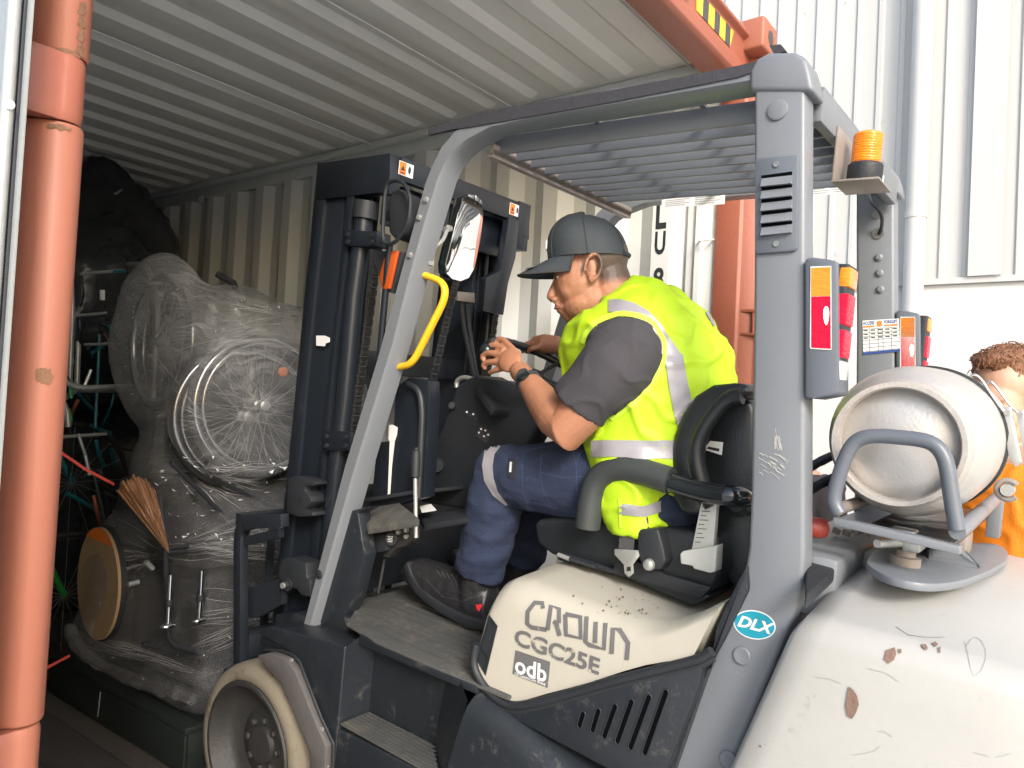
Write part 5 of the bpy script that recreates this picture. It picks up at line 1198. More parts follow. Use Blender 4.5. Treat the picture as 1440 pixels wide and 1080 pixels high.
# walking frames and bicycle frames stacked behind
def walker(pts_list, label, m='alu', extra=()):
    t = thing('walking_frame', label, 'walking frame', MW, pts_list[0][0], 'walking frames stacked behind the wrapped load')
    for P in pts_list: part('tube', B().tube(fillet(P, .06), .0125, 12), m, t, smooth=60)
    for a in extra: part('clip', a, 'plastic', t)
    return t
Yk = 3.7
walker([[Wd(100, 398, y=Yk), Wd(102, 440, y=Yk), Wd(97, 548, y=Yk), Wd(150, 549, y=Yk), Wd(215, 545, y=Yk)], [Wd(90, 560, y=Yk - .2), Wd(108, 548, y=Yk), Wd(110, 480, y=Yk)]], 'grey tubular walking frame standing upright, topmost of the stack')
walker([[Wd(90, 520, y=Yk - .3), Wd(88, 535, y=Yk - .3), Wd(108, 546, y=Yk - .3), Wd(200, 543, y=Yk - .3)], [Wd(84, 560, y=Yk - .3), Wd(94, 575, y=Yk - .3), Wd(96, 600, y=Yk - .3)]], 'lower grey walking frame lying across the dark stack')
def bike(c, sx, m, label):
    t = thing('bicycle', label, 'bicycle', MW, c, 'bicycles stacked at the back of the container'); c = V(c)
    Q = lambda a, z: c + V((a * sx, a * (1 - abs(sx)), z))
    bb, hd0, st0, rw, fw = Q(0, .28), Q(.42, .62), Q(-.14, .62), Q(-.42, .3), Q(.58, .3)
    for p, q in ((bb, hd0), (bb, st0), (st0, hd0), (bb, rw), (st0, rw), (hd0, fw)): part('frame_tube', B().tube([p, q], .014, 10), m, t)
    for p in (rw, fw):
        rr_ = [p + V((math.cos(k * math.pi / 16) * .3 * sx, math.cos(k * math.pi / 16) * .3 * (1 - abs(sx)), math.sin(k * math.pi / 16) * .3)) for k in range(32)]
        w = part('wheel', B().tube(rr_, .014, 8, True), 'tyreblk', t, smooth=60)
        st = B()
        for k in range(0, 32, 2): st.tube([p, rr_[k]], .0012, 4)
        part('spokes', st, 'alu', w)
    part('saddle', B().ell(st0 + V((0, 0, .12)), (.06, .06, .025)), 'plastic', t); part('handlebar', B().tube(fillet([hd0 + V((0, 0, 0)), hd0 + V((0, 0, .14)), hd0 + V((-.1, -.25, .16))], .04), .011, 10), 'alu', t)
bike((1.25, 4.15, .55), .95, 'frameteal', 'teal framed bicycle standing in the dark stack behind the walking frames')
bike((1.05, 4.4, 1.0), .9, 'tyreblk', 'black bicycle lying high on the dark stack')
bike((1.15, 3.95, .02), .97, 'framegreen', 'green framed bicycle at the bottom of the dark stack')
b = B(); random.seed(5)
ct2 = thing('loose_frame_parts', 'tangle of coloured frame tubes leaning in front of the dark bundle', 'bicycle parts', MW, (1.4, 4.0, .3))
for (a, c, d, e, y, m) in ((112, 385, 175, 380, 3.9, 'alu'), (160, 382, 176, 381, 3.88, 'frameteal'), (100, 445, 150, 440, 3.9, 'alu'), (140, 470, 134, 600, 3.9, 'frameteal'), (118, 485, 160, 483, 3.8, 'alu'), (92, 482, 104, 512, 3.7, 'frameteal'), (96, 575, 100, 592, 3.4, 'framegreen'), (128, 520, 118, 545, 3.5, 'alu'), (144, 408, 144, 422, 3.8, 'label'), (80, 615, 150, 610, 3.6, 'alu'), (110, 610, 120, 640, 3.6, 'alu'), (98, 540, 100, 560, 3.5, 'framegreen'), (120, 640, 126, 668, 3.5, 'alu'), (125, 500, 165, 470, 3.9, 'frameteal'), (130, 660, 150, 740, 3.6, 'plastic')):
    part('tube', B().tube([Wd(a, c, y=y), Wd(d, e, y=y)], .008 if m != 'label' else .012, 8), m, ct2)
random.seed(21)
for k in range(44):
    x, y = random.uniform(88, 165), random.uniform(400, 760); a_ = random.choice([random.gauss(1.5, .25), random.gauss(0, .25), random.gauss(.8, .4)]); L = random.uniform(15, 60); yy = random.uniform(3.6, 4.5)
    part('tube', B().tube(fillet([Wd(x, y, y=yy), Wd(x + L * .5 * math.cos(a_) + random.uniform(-4, 4), y + L * .5 * math.sin(a_), y=yy), Wd(x + L * math.cos(a_), y + L * math.sin(a_), y=yy + .1)], .1), random.choice([.004, .006, .010]), 8), random.choice(['alu', 'plastic', 'plastic', 'tyreblk', 'frameteal', 'darkgrey', 'rust']), ct2)
# dark bundle filling the back
h = B(); h.mm((.55, 4.7, 0), (2.5, 6.6, 1.9)); h.ell((1.45, 5.4, 1.9), (.95, .8, .72)); h.ell((.9, 5.2, 1.9), (.5, .6, .80)); h.ell((2.0, 5.3, 1.6), (.55, .7, .75)); h.ell(Wd(118, 352, y=4.9), (.50, .6, .50)); h.ell(Wd(100, 430, y=4.7), (.62, .6, .6)); h.ell(Wd(150, 330, y=5.2), (.38, .4, .36))
bun = fuse(h, .06, 6, lambda co, n: .09 * noise.noise(co * 3.5) + .04 * noise.noise(co * 11) + .015 * noise.noise(co * 30))
bt = thing('covered_bundle', 'huge black covered bundle stacked up to the container roof', 'bundle', MW, (1.5, 5.5, 0)); part('sheet', None, 'dark', bt, me=bun)
part('cord', B().tube(fillet([Wd(150, 262, y=4.55), Wd(160, 275, y=4.5), Wd(175, 265, y=4.5), Wd(180, 280, y=4.5)], .03), .008, 8), 'alu', bt)
# ============================================================ PEOPLE
def skin_mat(src, name, hairc, seed=0):
    m = M[src].copy(); m.name = name; n = m.node_tree.nodes; l = m.node_tree.links; p = n['Principled BSDF']
    prev = p.inputs['Base Color'].links[0].from_socket
    at = n.new('ShaderNodeAttribute'); at.attribute_name = 'hair'
    nz = n.new('ShaderNodeTexNoise'); nz.inputs['Scale'].default_value = 160; nz.inputs['Detail'].default_value = 6
    ma = n.new('ShaderNodeMath'); ma.operation = 'MULTIPLY_ADD'; ma.inputs[1].default_value = 1.3; ma.use_clamp = True
    sb_ = n.new('ShaderNodeMath'); sb_.operation = 'SUBTRACT'; sb_.inputs[1].default_value = .62
    l.new(nz.outputs[0], sb_.inputs[0]); l.new(at.outputs['Fac'], ma.inputs[0]); l.new(sb_.outputs[0], ma.inputs[2])
    mx = n.new('ShaderNodeMix'); mx.data_type = 'RGBA'; mx.inputs[7].default_value = tuple(hairc) + (1,)
    l.new(ma.outputs[0], mx.inputs[0]); l.new(prev, mx.inputs[6]); l.new(mx.outputs[2], p.inputs['Base Color'])
    p.inputs['Subsurface Weight'].default_value = .08; p.inputs['Subsurface Radius'].default_value = (.012, .005, .003); p.inputs['Subsurface Scale'].default_value = .5
    M[name] = m
skin_mat('skin', 'skin_head', (.075, .05, .038))
def head_geo(b, H, wide=1.0):
    """H maps head space (x right, y forward, z up) into the target frame"""
    R3 = H.to_3x3(); P = lambda *a: H @ V(a)
    def e(c, r, rot=None): b.ell(P(*c), r, R3 @ rot if rot else R3, 20, 14)
    rx = lambda a: Matrix.Rotation(math.radians(a), 3, 'X')
    e((0, -.008, .040), (.076, .084, .082)); e((0, .035, -.02), (.066 * wide, .068, .085)); e((0, .028, -.085), (.060 * wide, .060, .050), rx(-12)); e((0, .066, -.112), (.026, .020, .020))
    e((0, -.038, -.03), (.066, .054, .068))
    for s in (-1, 1):
        e((s * .036, .055, -.045), (.028, .034, .034)); e((s * .034, .081, .012), (.024, .013, .010)); e((s * .033, .079, -.011), (.017, .011, .011)); e((s * .0135, .101, -.066), (.0095, .012, .009))
        e((s * .012, .085, -.088), (.017, .010, .008)); e((s * .046, .0, -.078), (.024, .045, .04))
    b.tube([P(0, .080, .012), P(0, .094, -.016), P(0, .110, -.050), P(0, .112, -.062)], [.011, .010, .0125, .013], 12)
    e((0, .108, -.061), (.012, .012, .011)); e((0, .094, -.0825), (.022, .011, .0065)); e((0, .091, -.0960), (.020, .010, .0075)); e((0, .082, -.104), (.02, .012, .008))
    for s in (-1, 1):   # ears: bowl with rim and lobe
        cen = V((s * .081, .000, .000)); rot = Matrix.Rotation(math.radians(14), 3, 'X')
        e((s * .075, .006, .000), (.007, .014, .024), rx(8))
        ring = []
        for k in range(15):
            a = math.radians(-70 + k * 20); q = V((s * (.004 + .006 * (math.cos(a) < .2)), -math.cos(a) * .0165 if False else math.cos(a + .0) * -.0195, math.sin(a) * .033)); ring.append(P(*(cen + rot @ q)))
        b.tube(ring, .0056, 8); e((s * .080, .005, -.030), (.0062, .010, .011)); e((s * .078, .002, .0), (.005, .012, .022))
def paint_hair(me, H, fn, base):
    at = me.attributes.new('hair', 'FLOAT', 'POINT'); Hi = H.inverted()
    for i, v in enumerate(me.vertices): at.data[i].value = fn(Hi @ v.co)

# ---- driver (truck frame)
HC = S(834, 386, x=-.17)
HM = Matrix.Translation(HC + V((0, 0, .008))) @ Matrix.Rotation(math.radians(31), 4, 'Z') @ Matrix.Rotation(math.radians(-10), 4, 'X') @ Matrix.Diagonal((1.03, 1.09, 1.03, 1))
def tring(f, k, hw, x=-.10, grow=0, n=32, e=2.3, zl=0):
    F_, K_ = S(f[0], f[1], x=x), S(k[0], k[1], x=x); c = (F_ + K_) / 2; u = (K_ - F_); a = u.length / 2; u.normalize()
    a = max(.05, math.sqrt(max((a * .883) ** 2 - (hw * .47) ** 2, .0016)) / .883) + grow; w = hw + grow; r = []
    for i in range(n):
        t = 2 * math.pi * i / n; ct_, st_ = math.cos(t), math.sin(t)
        r.append(c + u * a * math.copysign(abs(ct_) ** (2 / e), ct_) + V((1, 0, 0)) * w * math.copysign(abs(st_) ** (2 / e), st_))
    return r
TS = [((868, 742), (985, 742), .185), ((852, 690), (995, 705), .195), ((840, 640), (1012, 650), .20), ((826, 590), (1024, 590), .20), ((812, 545), (1030, 540), .205), ((804, 505), (1024, 492), .21), ((812, 472), (1005, 450), .215), ((822, 466), (978, 418), .178), ((838, 458), (945, 398), .128), ((856, 450), (908, 386), .082)]
drv = thing('person', 'driver in yellow hi-vis vest and black cap leaning over the forklift wheel', 'person', MT, S(900, 735, x=-.05))
b = B()
b.loft([tring(f, k, w, grow=-.026) for f, k, w in TS])
nb, nt_ = S(882, 440, x=-.13), HM @ V((0, -.03, -.05))
b.tube([nb + V((0, -.01, -.05)), nb * .6 + nt_ * .4, nt_], [.088, .076, .070], 20)
head_geo(b, HM, 1.12)
SH = {-1: S(872, 492, x=-.295), 1: S(872, 492, x=-.295) + V((.40, .03, 0))}
EL = S(797, 603, x=-.36); WR = S(741, 534, x=-.275)
b.tube([SH[-1], S(845, 540, x=-.335), S(819, 577, x=-.352), EL, S(783, 588, x=-.345), S(762, 562, x=-.31), WR], [.070, .058, .060, .058, .053, .044, .031], 20)
PC = S(719, 508, x=-.225)
al = (S(692, 488, x=-.20) - WR).normalized(); vw = (CT - PC).normalized(); ac = al.cross(vw).normalized(); vw = ac.cross(al).normalized()
RH = Matrix((al, ac, vw)).transposed()
b.ell(PC + vw * .002 + al * .004, (.050, .038, .016), RH, 20, 14); b.ell(PC + ac * .0, (.044, .034, .018), RH, 20, 14); b.ell(WR * .6 + PC * .4, (.042, .030, .020), RH, 18, 12); b.tube([WR, WR * .5 + PC * .5], [.030, .029], 16)
fing = [([(706, 490), (694, 485), (686, 488), (687, 494)], .0100, (-.190, -.180, -.180, -.19)), ([(702, 499), (686, 496), (678, 501), (680, 506)], .0102, (-.205, -.20, -.195, -.20)), ([(703, 509), (688, 509), (679, 512), (682, 517)], .0096, (-.22, -.215, -.21, -.21)), ([(708, 518), (696, 521), (689, 524)], .0088, (-.225, -.22, -.21)), ([(722, 492), (709, 479), (701, 476), (698, 484)], .0100, (-.20, -.175, -.165, -.165))]
for px, r, xs_ in fing:
    P = [S(a, c, x=x) for (a, c), x in zip(px, xs_)]; q = fillet(P, .012, 3); q[0] = q[0] * .6 + PC * .4 if False else q[0]
    b.tube([PC * .3 + q[0] * .7] + q, [r * 1.25] + [r * (1.05 - .2 * i / len(q)) for i in range(len(q))], 10)
    b.ell(q[-1], (r * .85, r * .85, r * .85), None, 10, 8)
# right arm and hand, on the far side of the wheel rim
HR = sw0 + (ux * math.cos(.75) + uy * math.sin(.75)) * SWR
ER = (SH[1] + HR) / 2 + V((.08, .02, -.10)); HW = HR + V((.02, -.07, .03))
b.tube([SH[1], SH[1] * .5 + ER * .5, ER, ER * .5 + HW * .5, HW], [.075, .062, .054, .044, .030], 18)
b.tube([HW, HR + V((0, -.02, .03)), HR + V((0, .02, .028))], [.030, .034, .026], 16)
for k in range(4):
    p = HR + V((-.03 + k * .02, .03, .025)); b.tube([HR + V((-.02 + k * .014, 0, .028)), p, p + V((0, .018, -.012)), p + V((0, .008, -.032))], [.010, .009, .008, .0075], 10)
b.tube([HR + V((-.03, -.03, .02)), HR + V((-.045, -.005, .01)), HR + V((-.04, .012, .0))], [.011, .0095, .008], 10)
hipL, hipR = S(905, 690, x=-.16), S(905, 690, x=-.16) + V((.22, 0, 0))
for hp_, dx in ((hipL, 0), (hipR, .24)): b.tube([hp_, S(700, 660, x=-.20) + V((dx, 0, 0)), S(677, 790, x=-.19) + V((dx, .02, 0)), S(668, 845, x=-.18) + V((dx, .03, 0))], [.08, .06, .035, .03], 16)
bm_ = fuse(b, .0040, 2, None, .5)
def hairf(p):
    if (p - V((0, 0, 0))).length > .2: return 0
    v = 0
    if p.z > -.048 - max(0, p.y + .02) * 1.0 and p.y < .004: v = min(1, (.004 - p.y) / .025) * min(1, (p.z + .052) / .03)
    if abs(p.x) > .05 and .005 < p.y < .045 and p.z > -.01: v = max(v, .45 * min(1, (.045 - p.y) / .02))
    if p.y > .02 and p.z < -.085 and p.z > -.14: v = max(v, .22)
    return max(0, v)
paint_hair(bm_, HM, hairf, None)
part('body', None, 'skin_head', drv, me=bm_)
def he(c, r): 
    bb = B(); bb.ell(HM @ V(c), r, HM.to_3x3(), 16, 10); return bb
for s in (-1, 1):
    ew = part('eye', he((s * .0345, .0865, -.0115), (.0105, .0080, .0050)), 'eyew', drv, smooth=80); part('iris', he((s * .0345, .0925, -.0120), (.0065, .0035, .0042)), 'eye', ew, smooth=80)
    part('eyebrow', B().tube([HM @ V((s * .016, .096, .010)), HM @ V((s * .034, .0935, .014)), HM @ V((s * .050, .080, .009))], [.003, .0042, .002], 8), 'hair', drv)
part('lips', B().tube([HM @ V((-.021, .0935, -.0895)), HM @ V((-.010, .1015, -.0885)), HM @ V((0, .1035, -.089)), HM @ V((.010, .1015, -.0885)), HM @ V((.021, .0935, -.0895))], [.0015, .0035, .004, .0035, .0015], 8), 'lip', drv)
part('mouth_line', B().tube([HM @ V((-.021, .094, -.0900)), HM @ V((-.010, .1030, -.0892)), HM @ V((0, .1055, -.0896)), HM @ V((.010, .1030, -.0892)), HM @ V((.021, .094, -.0900))], .0011, 6), 'eye', drv)
part('nostril', he((-.0125, .1085, -.0700), (.0040, .0055, .0028)), 'eye', drv)
# cap
b = B(); rings = []
N_ = 40
for i in range(15):
    t = i / 14; sc_r = (max(0, 1 - t ** 2.5)) ** .52 + .002; rr = []
    for k in range(N_):
        a = 2 * math.pi * k / N_; x = math.sin(a) * .088 * sc_r; y = math.cos(a) * .101 * sc_r + .010 + .006 * t
        front = max(0, math.cos(a)); z = .036 + .007 * math.cos(a) + .121 * t + .012 * front * t * (1 - t) * 2
        pk = 1 + .010 * math.cos(6 * a)
        rr.append(HM @ V((x * pk, y * pk, z)))
    rings.append(rr)
b.loft(rings); crown = part('cap', b, 'cap', drv, smooth=70)
part('cap_button', he((0, .016, .158), (.007, .007, .004)), 'cap', crown, smooth=80)
b = B()
for k in range(6):
    a = math.pi / 6 + k * math.pi / 3; pp_ = []
    for i in range(13):
        t = i / 14; sr = (max(0, 1 - t ** 2.5)) ** .52; pk = 1.012; pp_.append(HM @ V((math.sin(a) * .088 * sr * pk, math.cos(a) * .101 * sr * pk + .010 + .006 * t, .036 + .007 * math.cos(a) + .121 * t + .012 * max(0, math.cos(a)) * t * (1 - t) * 2)))
    b.tube(pp_, .0011, 5)
part('seams', b, 'cap', crown)['kind'] = 'stuff'
b = B(); ra = []; U = 17
def brimpt(u, v, dz=0):
    yr_ = .100 * math.sqrt(max(0, 1 - (u * .93) ** 2)) + .008; yo = yr_ + .006 + .078 * (1 - abs(u) ** 3.2) ** .6
    x = u * (.079 - .004 * v); y = yr_ + (yo - yr_) * v if abs(u) < .999 else yr_ + .012 * v
    return HM @ V((x, y, .044 - .034 * v - .010 * u * u * (.3 + .7 * v) + dz))
vs = []; fs = []
for dz in (0, -.0035):
    for j in range(9):
        for i in range(U): vs.append(brimpt(-1 + 2 * i / (U - 1), j / 8, dz))
n1 = 9 * U
for o_, fl_ in ((0, 1), (n1, -1)):
    for j in range(8):
        for i in range(U - 1):
            q = [o_ + j * U + i, o_ + j * U + i + 1, o_ + (j + 1) * U + i + 1, o_ + (j + 1) * U + i]; fs.append(q if fl_ > 0 else q[::-1])
edge = [j * U for j in range(9)] + [8 * U + i for i in range(1, U)] + [j * U + U - 1 for j in range(7, -1, -1)]
for a, c in zip(edge, edge[1:]): fs.append([a, c, c + n1, a + n1])
b.add(vs, fs); bri = part('cap_peak', b, 'cap', crown, smooth=60)
part('peak_edge', B().tube([(vs[i] + vs[i + n1]) / 2 for i in edge], .0026, 6), 'darkgrey', bri, smooth=60)
cst = HM @ V((-.030, .158, .0075)); nst = (HM.to_3x3() @ V((-.25, .25, 1))).normalized()
part('peak_sticker', B().lathe(brimpt(-.38, .62, .001), nst, [(.019, 0), (.019, .0012), (.017, .0012), (.017, .0018), (.001, .0018)], 24), 'ink', bri)
part('sticker_ring', B().lathe(brimpt(-.38, .62, .003), nst, [(.0165, 0), (.0165, .0005), (.0145, .0005), (.0145, .0)], 24, False), 'galv', bri)
part('front_emblem', B().ext([HM @ V((-.016, .1115, .070)), HM @ V((.012, .1125, .070)), HM @ V((.014, .110, .092)), HM @ V((-.018, .109, .092))], HM.to_3x3() @ V((0, .003, 0))), 'label', crown)
part('cap_strap', B().tube([HM @ V((math.sin(a) * .091, math.cos(a) * .102 + .010, .040 + .007 * math.cos(a))) for a in [math.radians(150 + k * 5) for k in range(13)]], .006, 8), 'cap', crown)
# shirt with sleeves
def folds(amp, f, seed=0, zf=1.0):
    def g(co, n):
        p = co * f + V((seed, seed * .7, 0)); return amp * .8 * max(0, 1 - abs(noise.noise(p * 1.5 + V((9, 2, 1)))) * 7) + amp * (noise.noise(p) + .5 * noise.noise(p * 2.3) + .6 * math.sin(co.z * 46 * zf + noise.noise(co * 7) * 6) * max(0, noise.noise(co * 4 + V((seed, 0, 3)))))
    return g
b = B(); b.loft([tring(f, k, w, grow=-.014) for f, k, w in TS])
slv = [SH[-1] + V((.05, -.01, .01)), S(880, 498, x=-.30), S(864, 520, x=-.320), S(842, 543, x=-.335), S(825, 558, x=-.345), S(813, 573, x=-.35)]
b.tube(slv, [.090, .094, .092, .085, .078, .075], 24, squash=(1, 1))
b.tube([SH[1] + V((-.05, -.01, 0)), SH[1] + V((.0, .01, -.01)), SH[1] * .45 + ER * .55], [.10, .095, .078], 24)
b.ell(SH[-1] + V((.01, .0, .0)), (.088, .092, .080))
shm = fuse(b, .0065, 4, folds(.0045, 9, 2)); sh_ = part('t_shirt', None, 'shirt', drv, me=shm)
hemc = slv[-1]; hd_dir = (slv[-1] - slv[-2]).normalized(); u_ = hd_dir.cross(V((0, 1, 0))).normalized(); w_ = hd_dir.cross(u_)
# vest
b = B(); b.loft([tring(f, k, w, grow=.010) for f, k, w in TS])
vm = fuse(b, .0075, 5, folds(.0105, 7, 7, .6)); vest = part('hi_vis_vest', None, 'hivis', drv, me=vm)
bvv = bvh_of(vest)
b = B(); decal_strip(b, bvv, [(856, 431, 17), (872, 431, 18), (888, 435, 18), (904, 444, 18), (920, 460, 19), (932, 480, 20), (947, 505, 24)], 18, 6, 4, .003); part('reflective_tape', b, 'silver', vest)
b = B(); decal_strip(b, bvv, [(947, 500, 24), (952, 535, 26), (959, 569, 27), (968, 610, 27), (978, 650, 27)], 24, 8, 4, .004); part('reflective_tape', b, 'silver', vest)
b = B(); decal_strip(b, bvv, [(832, 631, 24), (860, 631, 24), (900, 632, 26), (945, 632, 26), (985, 628, 26), (1010, 620, 26)], 24, 6, 4, .003); part('reflective_tape', b, 'silver', vest)
b = B(); decal_strip(b, bvv, [(872, 716, 15), (905, 719, 15), (945, 706, 15), (985, 700, 15)], 15, 6, 3, .003); part('reflective_tape', b, 'silver', vest)
b = B(); decal_strip(b, bvv, [(985, 424, 9), (995, 438, 9), (1006, 458, 8)], 9, 4, 2, .003); part('reflective_tape', b, 'silver', vest)
if 0: decal_strip(b, bvv, [(803, 497, 6), (820, 470, 6), (838, 447, 7), (857, 428, 7), (880, 404, 6), (895, 392, 5)], 6, 5, 2, .003)
b = B(); decal_strip(b, bvv, [(874, 742, 4), (873, 720, 4), (872, 700, 4)], 4, 5, 2, .003); part('vest_edge', b, 'hivisb', vest)
bsh = bvh_of(sh_); edge = []
for k in range(60):
    th = math.radians(-150 + k * 4.2); last = None
    for r in range(8, 120):
        x, y = 868 + r * math.cos(th), 512 + r * math.sin(th); d = rayT(x, y); h1 = bsh.ray_cast(CT, d); h2 = bvv.ray_cast(CT, d)
        if h2[0] is not None and (h1[0] is None or h2[3] < h1[3]): last = (x + 2.6 * math.cos(th), y + 2.6 * math.sin(th)); break
    if last: edge.append(last)
edge = [((edge[max(i - 1, 0)][0] + p[0] + edge[min(i + 1, len(edge) - 1)][0]) / 3, (edge[max(i - 1, 0)][1] + p[1] + edge[min(i + 1, len(edge) - 1)][1]) / 3) for i, p in enumerate(edge)]
b = B(); decal_strip(b, bvv, [(x, y, 6.5) for x, y in edge], 6.5, 2, 2, .004); part('vest_edge', b, 'hivisb', vest)
# trousers
b = B()
thigh = [S(930, 700, x=-.12), S(890, 684, x=-.165), S(820, 676, x=-.19), S(750, 672, x=-.205), S(706, 668, x=-.21)]
shin = [S(706, 668, x=-.21), S(697, 706, x=-.21), S(688, 745, x=-.205), S(679, 785, x=-.20), S(674, 806, x=-.195)]
for dx, dy in ((0, 0), (.25, .03)):
    d = V((dx, dy, 0))
    b.tube([p + d for p in thigh], [.125, .118, .108, .098, .088], 24); b.tube([p + d for p in shin], [.088, .088, .082, .074, .076], 24); b.ell(thigh[-1] + d, (.088, .09, .088))
b.ell(S(930, 690, x=-.08), (.20, .16, .14)); b.loft([tring((852, 690), (1000, 700), .185, grow=-.006), tring((846, 650), (1008, 660), .19, grow=-.008)])
def tf(co, n):
    k = noise.noise(co * 8) + .5 * noise.noise(co * 21); d = (co - thigh[-1]).length
    r = math.sin((co.z * 70 + co.y * 20) + noise.noise(co * 9) * 5) * max(0, .35 - abs(co.z - .86) * 1.2); return .0065 * k + .012 * r + .003 * noise.noise(V((co.x * 14, co.y * 34, co.z * 60)))
tm = fuse(b, .0075, 4, tf); tr = part('trousers', None, 'navy', drv, me=tm)
bvt = bvh_of(tr)
b = B(); decal_strip(b, bvt, [(705, 622, 12), (698, 625, 14), (689, 636, 15), (686, 655, 15), (688, 674, 14), (697, 694, 9), (713, 710, 3)], 14, 6, 4, .002); part('reflective_tape', b, 'silver', tr)
b = B()
for pl in ([(738, 632), (734, 650), (735, 690), (742, 712)], [(762, 640), (760, 664), (764, 690), (774, 710)], [(712, 690), (740, 704), (774, 712)], [(760, 664), (790, 672), (822, 670)], [(800, 618), (810, 650), (812, 690)], [(737, 634), (770, 628), (800, 630)], [(826, 625), (815, 640), (810, 655)]):
    decal_strip(b, bvt, pl, .9, 6, 1, .0014)
part('stitching', b, 'stitch', tr)
b = B(); decal_grid(b, bvt, [(716, 646), (727, 647), (725, 673), (714, 671)], 3, 5, .002); lb = part('pocket_label', b, 'ink', tr)
b = B(); decal_grid(b, bvt, [(718, 650), (721, 650), (720, 664), (717, 664)], 1, 3, .003); part('label_print', b, 'label', lb)
# boots
def boot(dx, dy, nm=0):
    st = [((694, 800), (696, 812), .055), ((694, 828), (694, 878), .046), ((682, 808), (680, 883), .052), ((660, 802), (652, 876), .050), ((638, 797), (630, 863), .052), ((616, 791), (608, 850), .055), ((594, 784), (589, 832), .053), ((579, 785), (575, 816), .044), ((570, 792), (569, 806), .025)]
    b = B(); d = V((dx, dy, 0)); R_ = []
    for t_, k_, w in st[1:]:
        T_, K_ = S(t_[0], t_[1], x=-.19) + d, S(k_[0], k_[1], x=-.19) + d; c = (T_ + K_) / 2; a = (T_ - K_) / 2; ring = []
        for i in range(24):
            th = 2 * math.pi * i / 24; ring.append(c + a * math.sin(th) + V((1, 0, 0)) * w * math.cos(th))
        R_.append(ring)
    b.loft(R_); b.tube([S(676, 790, x=-.195) + d, S(674, 815, x=-.19) + d, S(668, 850, x=-.19) + d], [.058, .060, .055], 20)
    me = fuse(b, .006, 2, lambda co, n: .002 * noise.noise(co * 30) + .0015 * math.sin(co.y * 160) * max(0, noise.noise(co * 9)))
    bo = part('boot', None, 'boot', drv, me=me)
    b = B(); bot = [(697, 868), (696, 884), (680, 888), (660, 884), (640, 875), (620, 864), (600, 850), (583, 834), (570, 812), (566, 796), (572, 790), (578, 806), (588, 822), (604, 838), (622, 850), (640, 860), (660, 868), (680, 872)]
    b.ext([S(x, y, x_ := None) if False else S(x, y, x=-.245) + d for x, y in bot], (.105, 0, 0)); so = part('sole', b, 'plastic', bo, bevel=.004, smooth=50)
    if dx == 0:
        bvb = bvh_of(bo)
        b = B(); decal_poly(b, bvb, [(669, 849), (672, 851), (676, 849), (679, 851), (676, 856), (674, 860), (671, 856)], .002); part('red_emblem', b, 'redtag', bo)
        b = B()
        for k in range(5): decal_strip(b, bvb, [(614 + k * 7, 803 + k * 1.5), (622 + k * 6, 812 + k * 1.5)], 2.2, 3, 1, .003)
        decal_strip(b, bvb, [(600, 815), (622, 838), (650, 846), (668, 838)], 1.4, 5, 1, .0025); decal_strip(b, bvb, [(640, 812), (646, 832), (662, 842)], 1.4, 4, 1, .0025)
        part('laces', b, 'darkgrey', bo)
boot(0, 0); boot(.25, .03)
# watch
wa = S(737, 525, x=-.278); ad = (S(762, 562, x=-.31) - WR).normalized()
wa = WR * .84 + S(762, 562, x=-.31) * .16
wt = part('watch_strap', B().lathe(wa, ad, [(.0345, -.010), (.0365, -.009), (.0365, .009), (.0345, .010)], 32), 'tape', drv, smooth=50)
vd = (CT - wa).normalized(); fd = (vd - ad * vd.dot(ad)).normalized(); fd = (fd + V((0, .35, .25)) - ad * (V((0, .35, .25)).dot(ad))).normalized()
part('watch_face', B().lathe(wa + fd * .034, fd, [(.019, 0), (.020, .004), (.018, .009), (.001, .0095)], 28), 'tubeblk', wt, smooth=50)

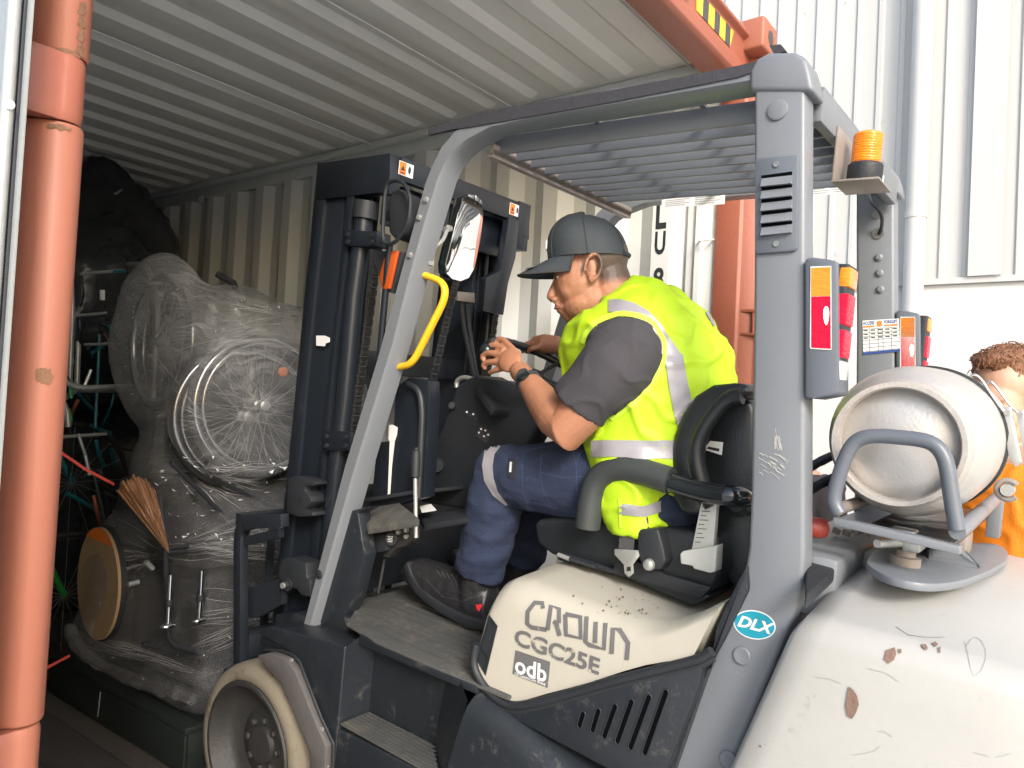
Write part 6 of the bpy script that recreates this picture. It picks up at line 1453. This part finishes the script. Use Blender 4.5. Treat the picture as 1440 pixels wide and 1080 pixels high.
# ---- people standing behind (world frame)
def standing(label, base, h, yaw, topm, legm, skm, hairm, arm=None, lean=0):
    t = thing('person', label, 'person', MW, base); k = h / 1.75
    T0 = Matrix.Translation(V(base)) @ Matrix.Rotation(yaw, 4, 'Z') @ Matrix.Scale(k, 4); P = lambda *a: T0 @ V(a)
    H = T0 @ Matrix.Translation((0, .03 + lean, 1.60)) @ Matrix.Rotation(math.radians(-14), 4, 'X')
    def ring(z, a, w, y=0): return [P(math.sin(q) * w, math.cos(q) * a + y, z) for q in [2 * math.pi * i / 28 for i in range(28)]]
    tor = [(.92, .11, .165, 0), (1.0, .115, .17, 0), (1.1, .11, .165, 0), (1.25, .12, .185, .005), (1.36, .115, .205, .01), (1.42, .095, .19, .0), (1.47, .07, .11, 0)]
    arms = {}
    for s in (-1, 1):
        arms[s] = [(s * .19, 0, 1.40), (s * .235, -.02, 1.12), (s * .20, .15, .92) if arm is None or s > 0 else arm[0], (s * .19, .19, .86) if arm is None or s > 0 else arm[1]]
    b = B(); b.loft([ring(z, a - .012, w - .012, y + lean * (z - .9) * 1.5) for z, a, w, y in tor]); head_geo(b, H @ Matrix.Scale(1, 4)); b.tube([P(0, lean * .7, 1.40), P(0, .0 + lean, 1.50), H @ V((0, -.02, -.05))], [.06 * k, .056 * k, .056 * k], 16)
    for s in (-1, 1):
        A = [P(*q) for q in arms[s]]; b.tube([A[0], A[1], A[2], A[3]], [.05 * k, .042 * k, .028 * k, .03 * k], 14)
        hd2 = (A[3] - A[2]).normalized()
        for i in range(5):
            o = V(((i - 2) * .016, 0, 0)) if i else V((s * -.03, 0, .0)); q = A[3] + o * .8; b.tube([A[3], q + hd2 * .05, q + hd2 * (.085 if i else .06) + V((0, 0, -.01))], [.014, .009, .007], 8)
        b.tube([P(s * .09, 0, .92), P(s * .10, .01, .50), P(s * .10, -.01, .09)], [.075 * k, .055 * k, .04 * k], 14)
    bm = fuse(b, .006, 3); paint_hair(bm, H, lambda p: 0, None); part('body', None, skm, t, me=bm)
    b = B(); b.ell(H @ V((0, -.032, .062)), (.084 * k, .090 * k, .082 * k), H.to_3x3().normalized(), 26, 18); b.ell(H @ V((0, .030, .112)), (.055 * k, .045 * k, .025 * k), H.to_3x3().normalized()); b.ell(H @ V((0, -.055, .01)), (.074 * k, .048 * k, .07 * k))
    hm = fuse(b, .006, 2, lambda co, n: .007 * noise.noise(co * 38) + .004 * noise.noise(co * 90)); hr = part('hair', None, hairm, t, me=hm)
    b = B(); rg = random.Random(8); vv = list(hm.vertices)
    for q in range(520):
        v = vv[rg.randrange(len(vv))]; p0 = v.co + BASE[t]; hl_ = H.inverted() @ p0
        if hl_.y > -.01 and hl_.z < .075: continue
        nn = v.normal; tn = nn.cross(V((rg.uniform(-1, 1), rg.uniform(-1, 1), rg.uniform(-1, 1)))).normalized(); L = rg.uniform(.012, .030)
        b.tube([p0 - nn * .002, p0 + nn * .006 + tn * L * .4, p0 + nn * .007 + tn * L * .8 + V((0, 0, -.004)), p0 + nn * .002 + tn * L], [.0012, .0016, .0012, .0004], 4)
    part('curls', b, hairm, hr, smooth=60)['kind'] = 'stuff'
    for s in (-1, 1):
        b = B(); b.ell(H @ V((s * .033, .086, -.0105)), (.009, .006, .005)); part('eye', b, 'eye', t)
    b = B(); b.loft([ring(z, a + .012, w + .012, y + lean * (z - .9) * 1.5) for z, a, w, y in tor[:-1]])
    sl = 1.0 if topm == 'hivo' else .55
    for s in (-1, 1):
        A = [P(*q) for q in arms[s]]
        b.tube([A[0], A[1], A[1] * .5 + A[2] * .5] if sl == 1 else [A[0], A[0] * .45 + A[1] * .55], [.072 * k, .06 * k, .055 * k] if sl == 1 else [.072 * k, .062 * k], 18)
    part('jacket' if topm == 'hivo' else 't_shirt', None, topm, t, me=fuse(b, .010, 4, folds(.006, 7, 4)))
    b = B()
    for s in (-1, 1): b.tube([P(s * .085, 0, .95), P(s * .10, .01, .50), P(s * .10, -.01, .08)], [.098 * k, .078 * k, .065 * k], 18)
    b.loft([ring(.86, .11, .16), ring(.99, .12, .172)]); part('trousers', None, legm, t, me=fuse(b, .012, 4, folds(.006, 7, 9)))
    for s in (-1, 1): part('boot', B().loft([[P(s * .10 + math.cos(q) * w, y, .05 + math.sin(q) * hh) for q in [2 * math.pi * i / 16 for i in range(16)]] for y, w, hh in ((-.09, .03, .03), (-.06, .045, .05), (.02, .045, .05), (.12, .048, .04), (.17, .03, .02))]), 'boot', t, smooth=60)
    return t, P, H
hp = Wd(1422, 560, x=2.78)
h2 = 1.78
t2, P2, H2 = standing('young man with brown hair and orange hi-vis jacket standing behind the gas cylinder', (hp.x, hp.y - .0, -.30), (hp.z + .30) / 1.60 * 1.75, math.radians(62), 'hivo', 'navy', 'skinp', 'hairb')
p = Wd(1102, 520, x=3.15)
t3, P3, H3 = standing('person in a black T-shirt nearly hidden behind the rear guard pillar', (p.x, p.y, -.30), 1.80, math.radians(75), 'shirt', 'shirt', 'skinp', 'hairb', arm=((-.27, .10, 1.0), (-.26, .16, .90)))
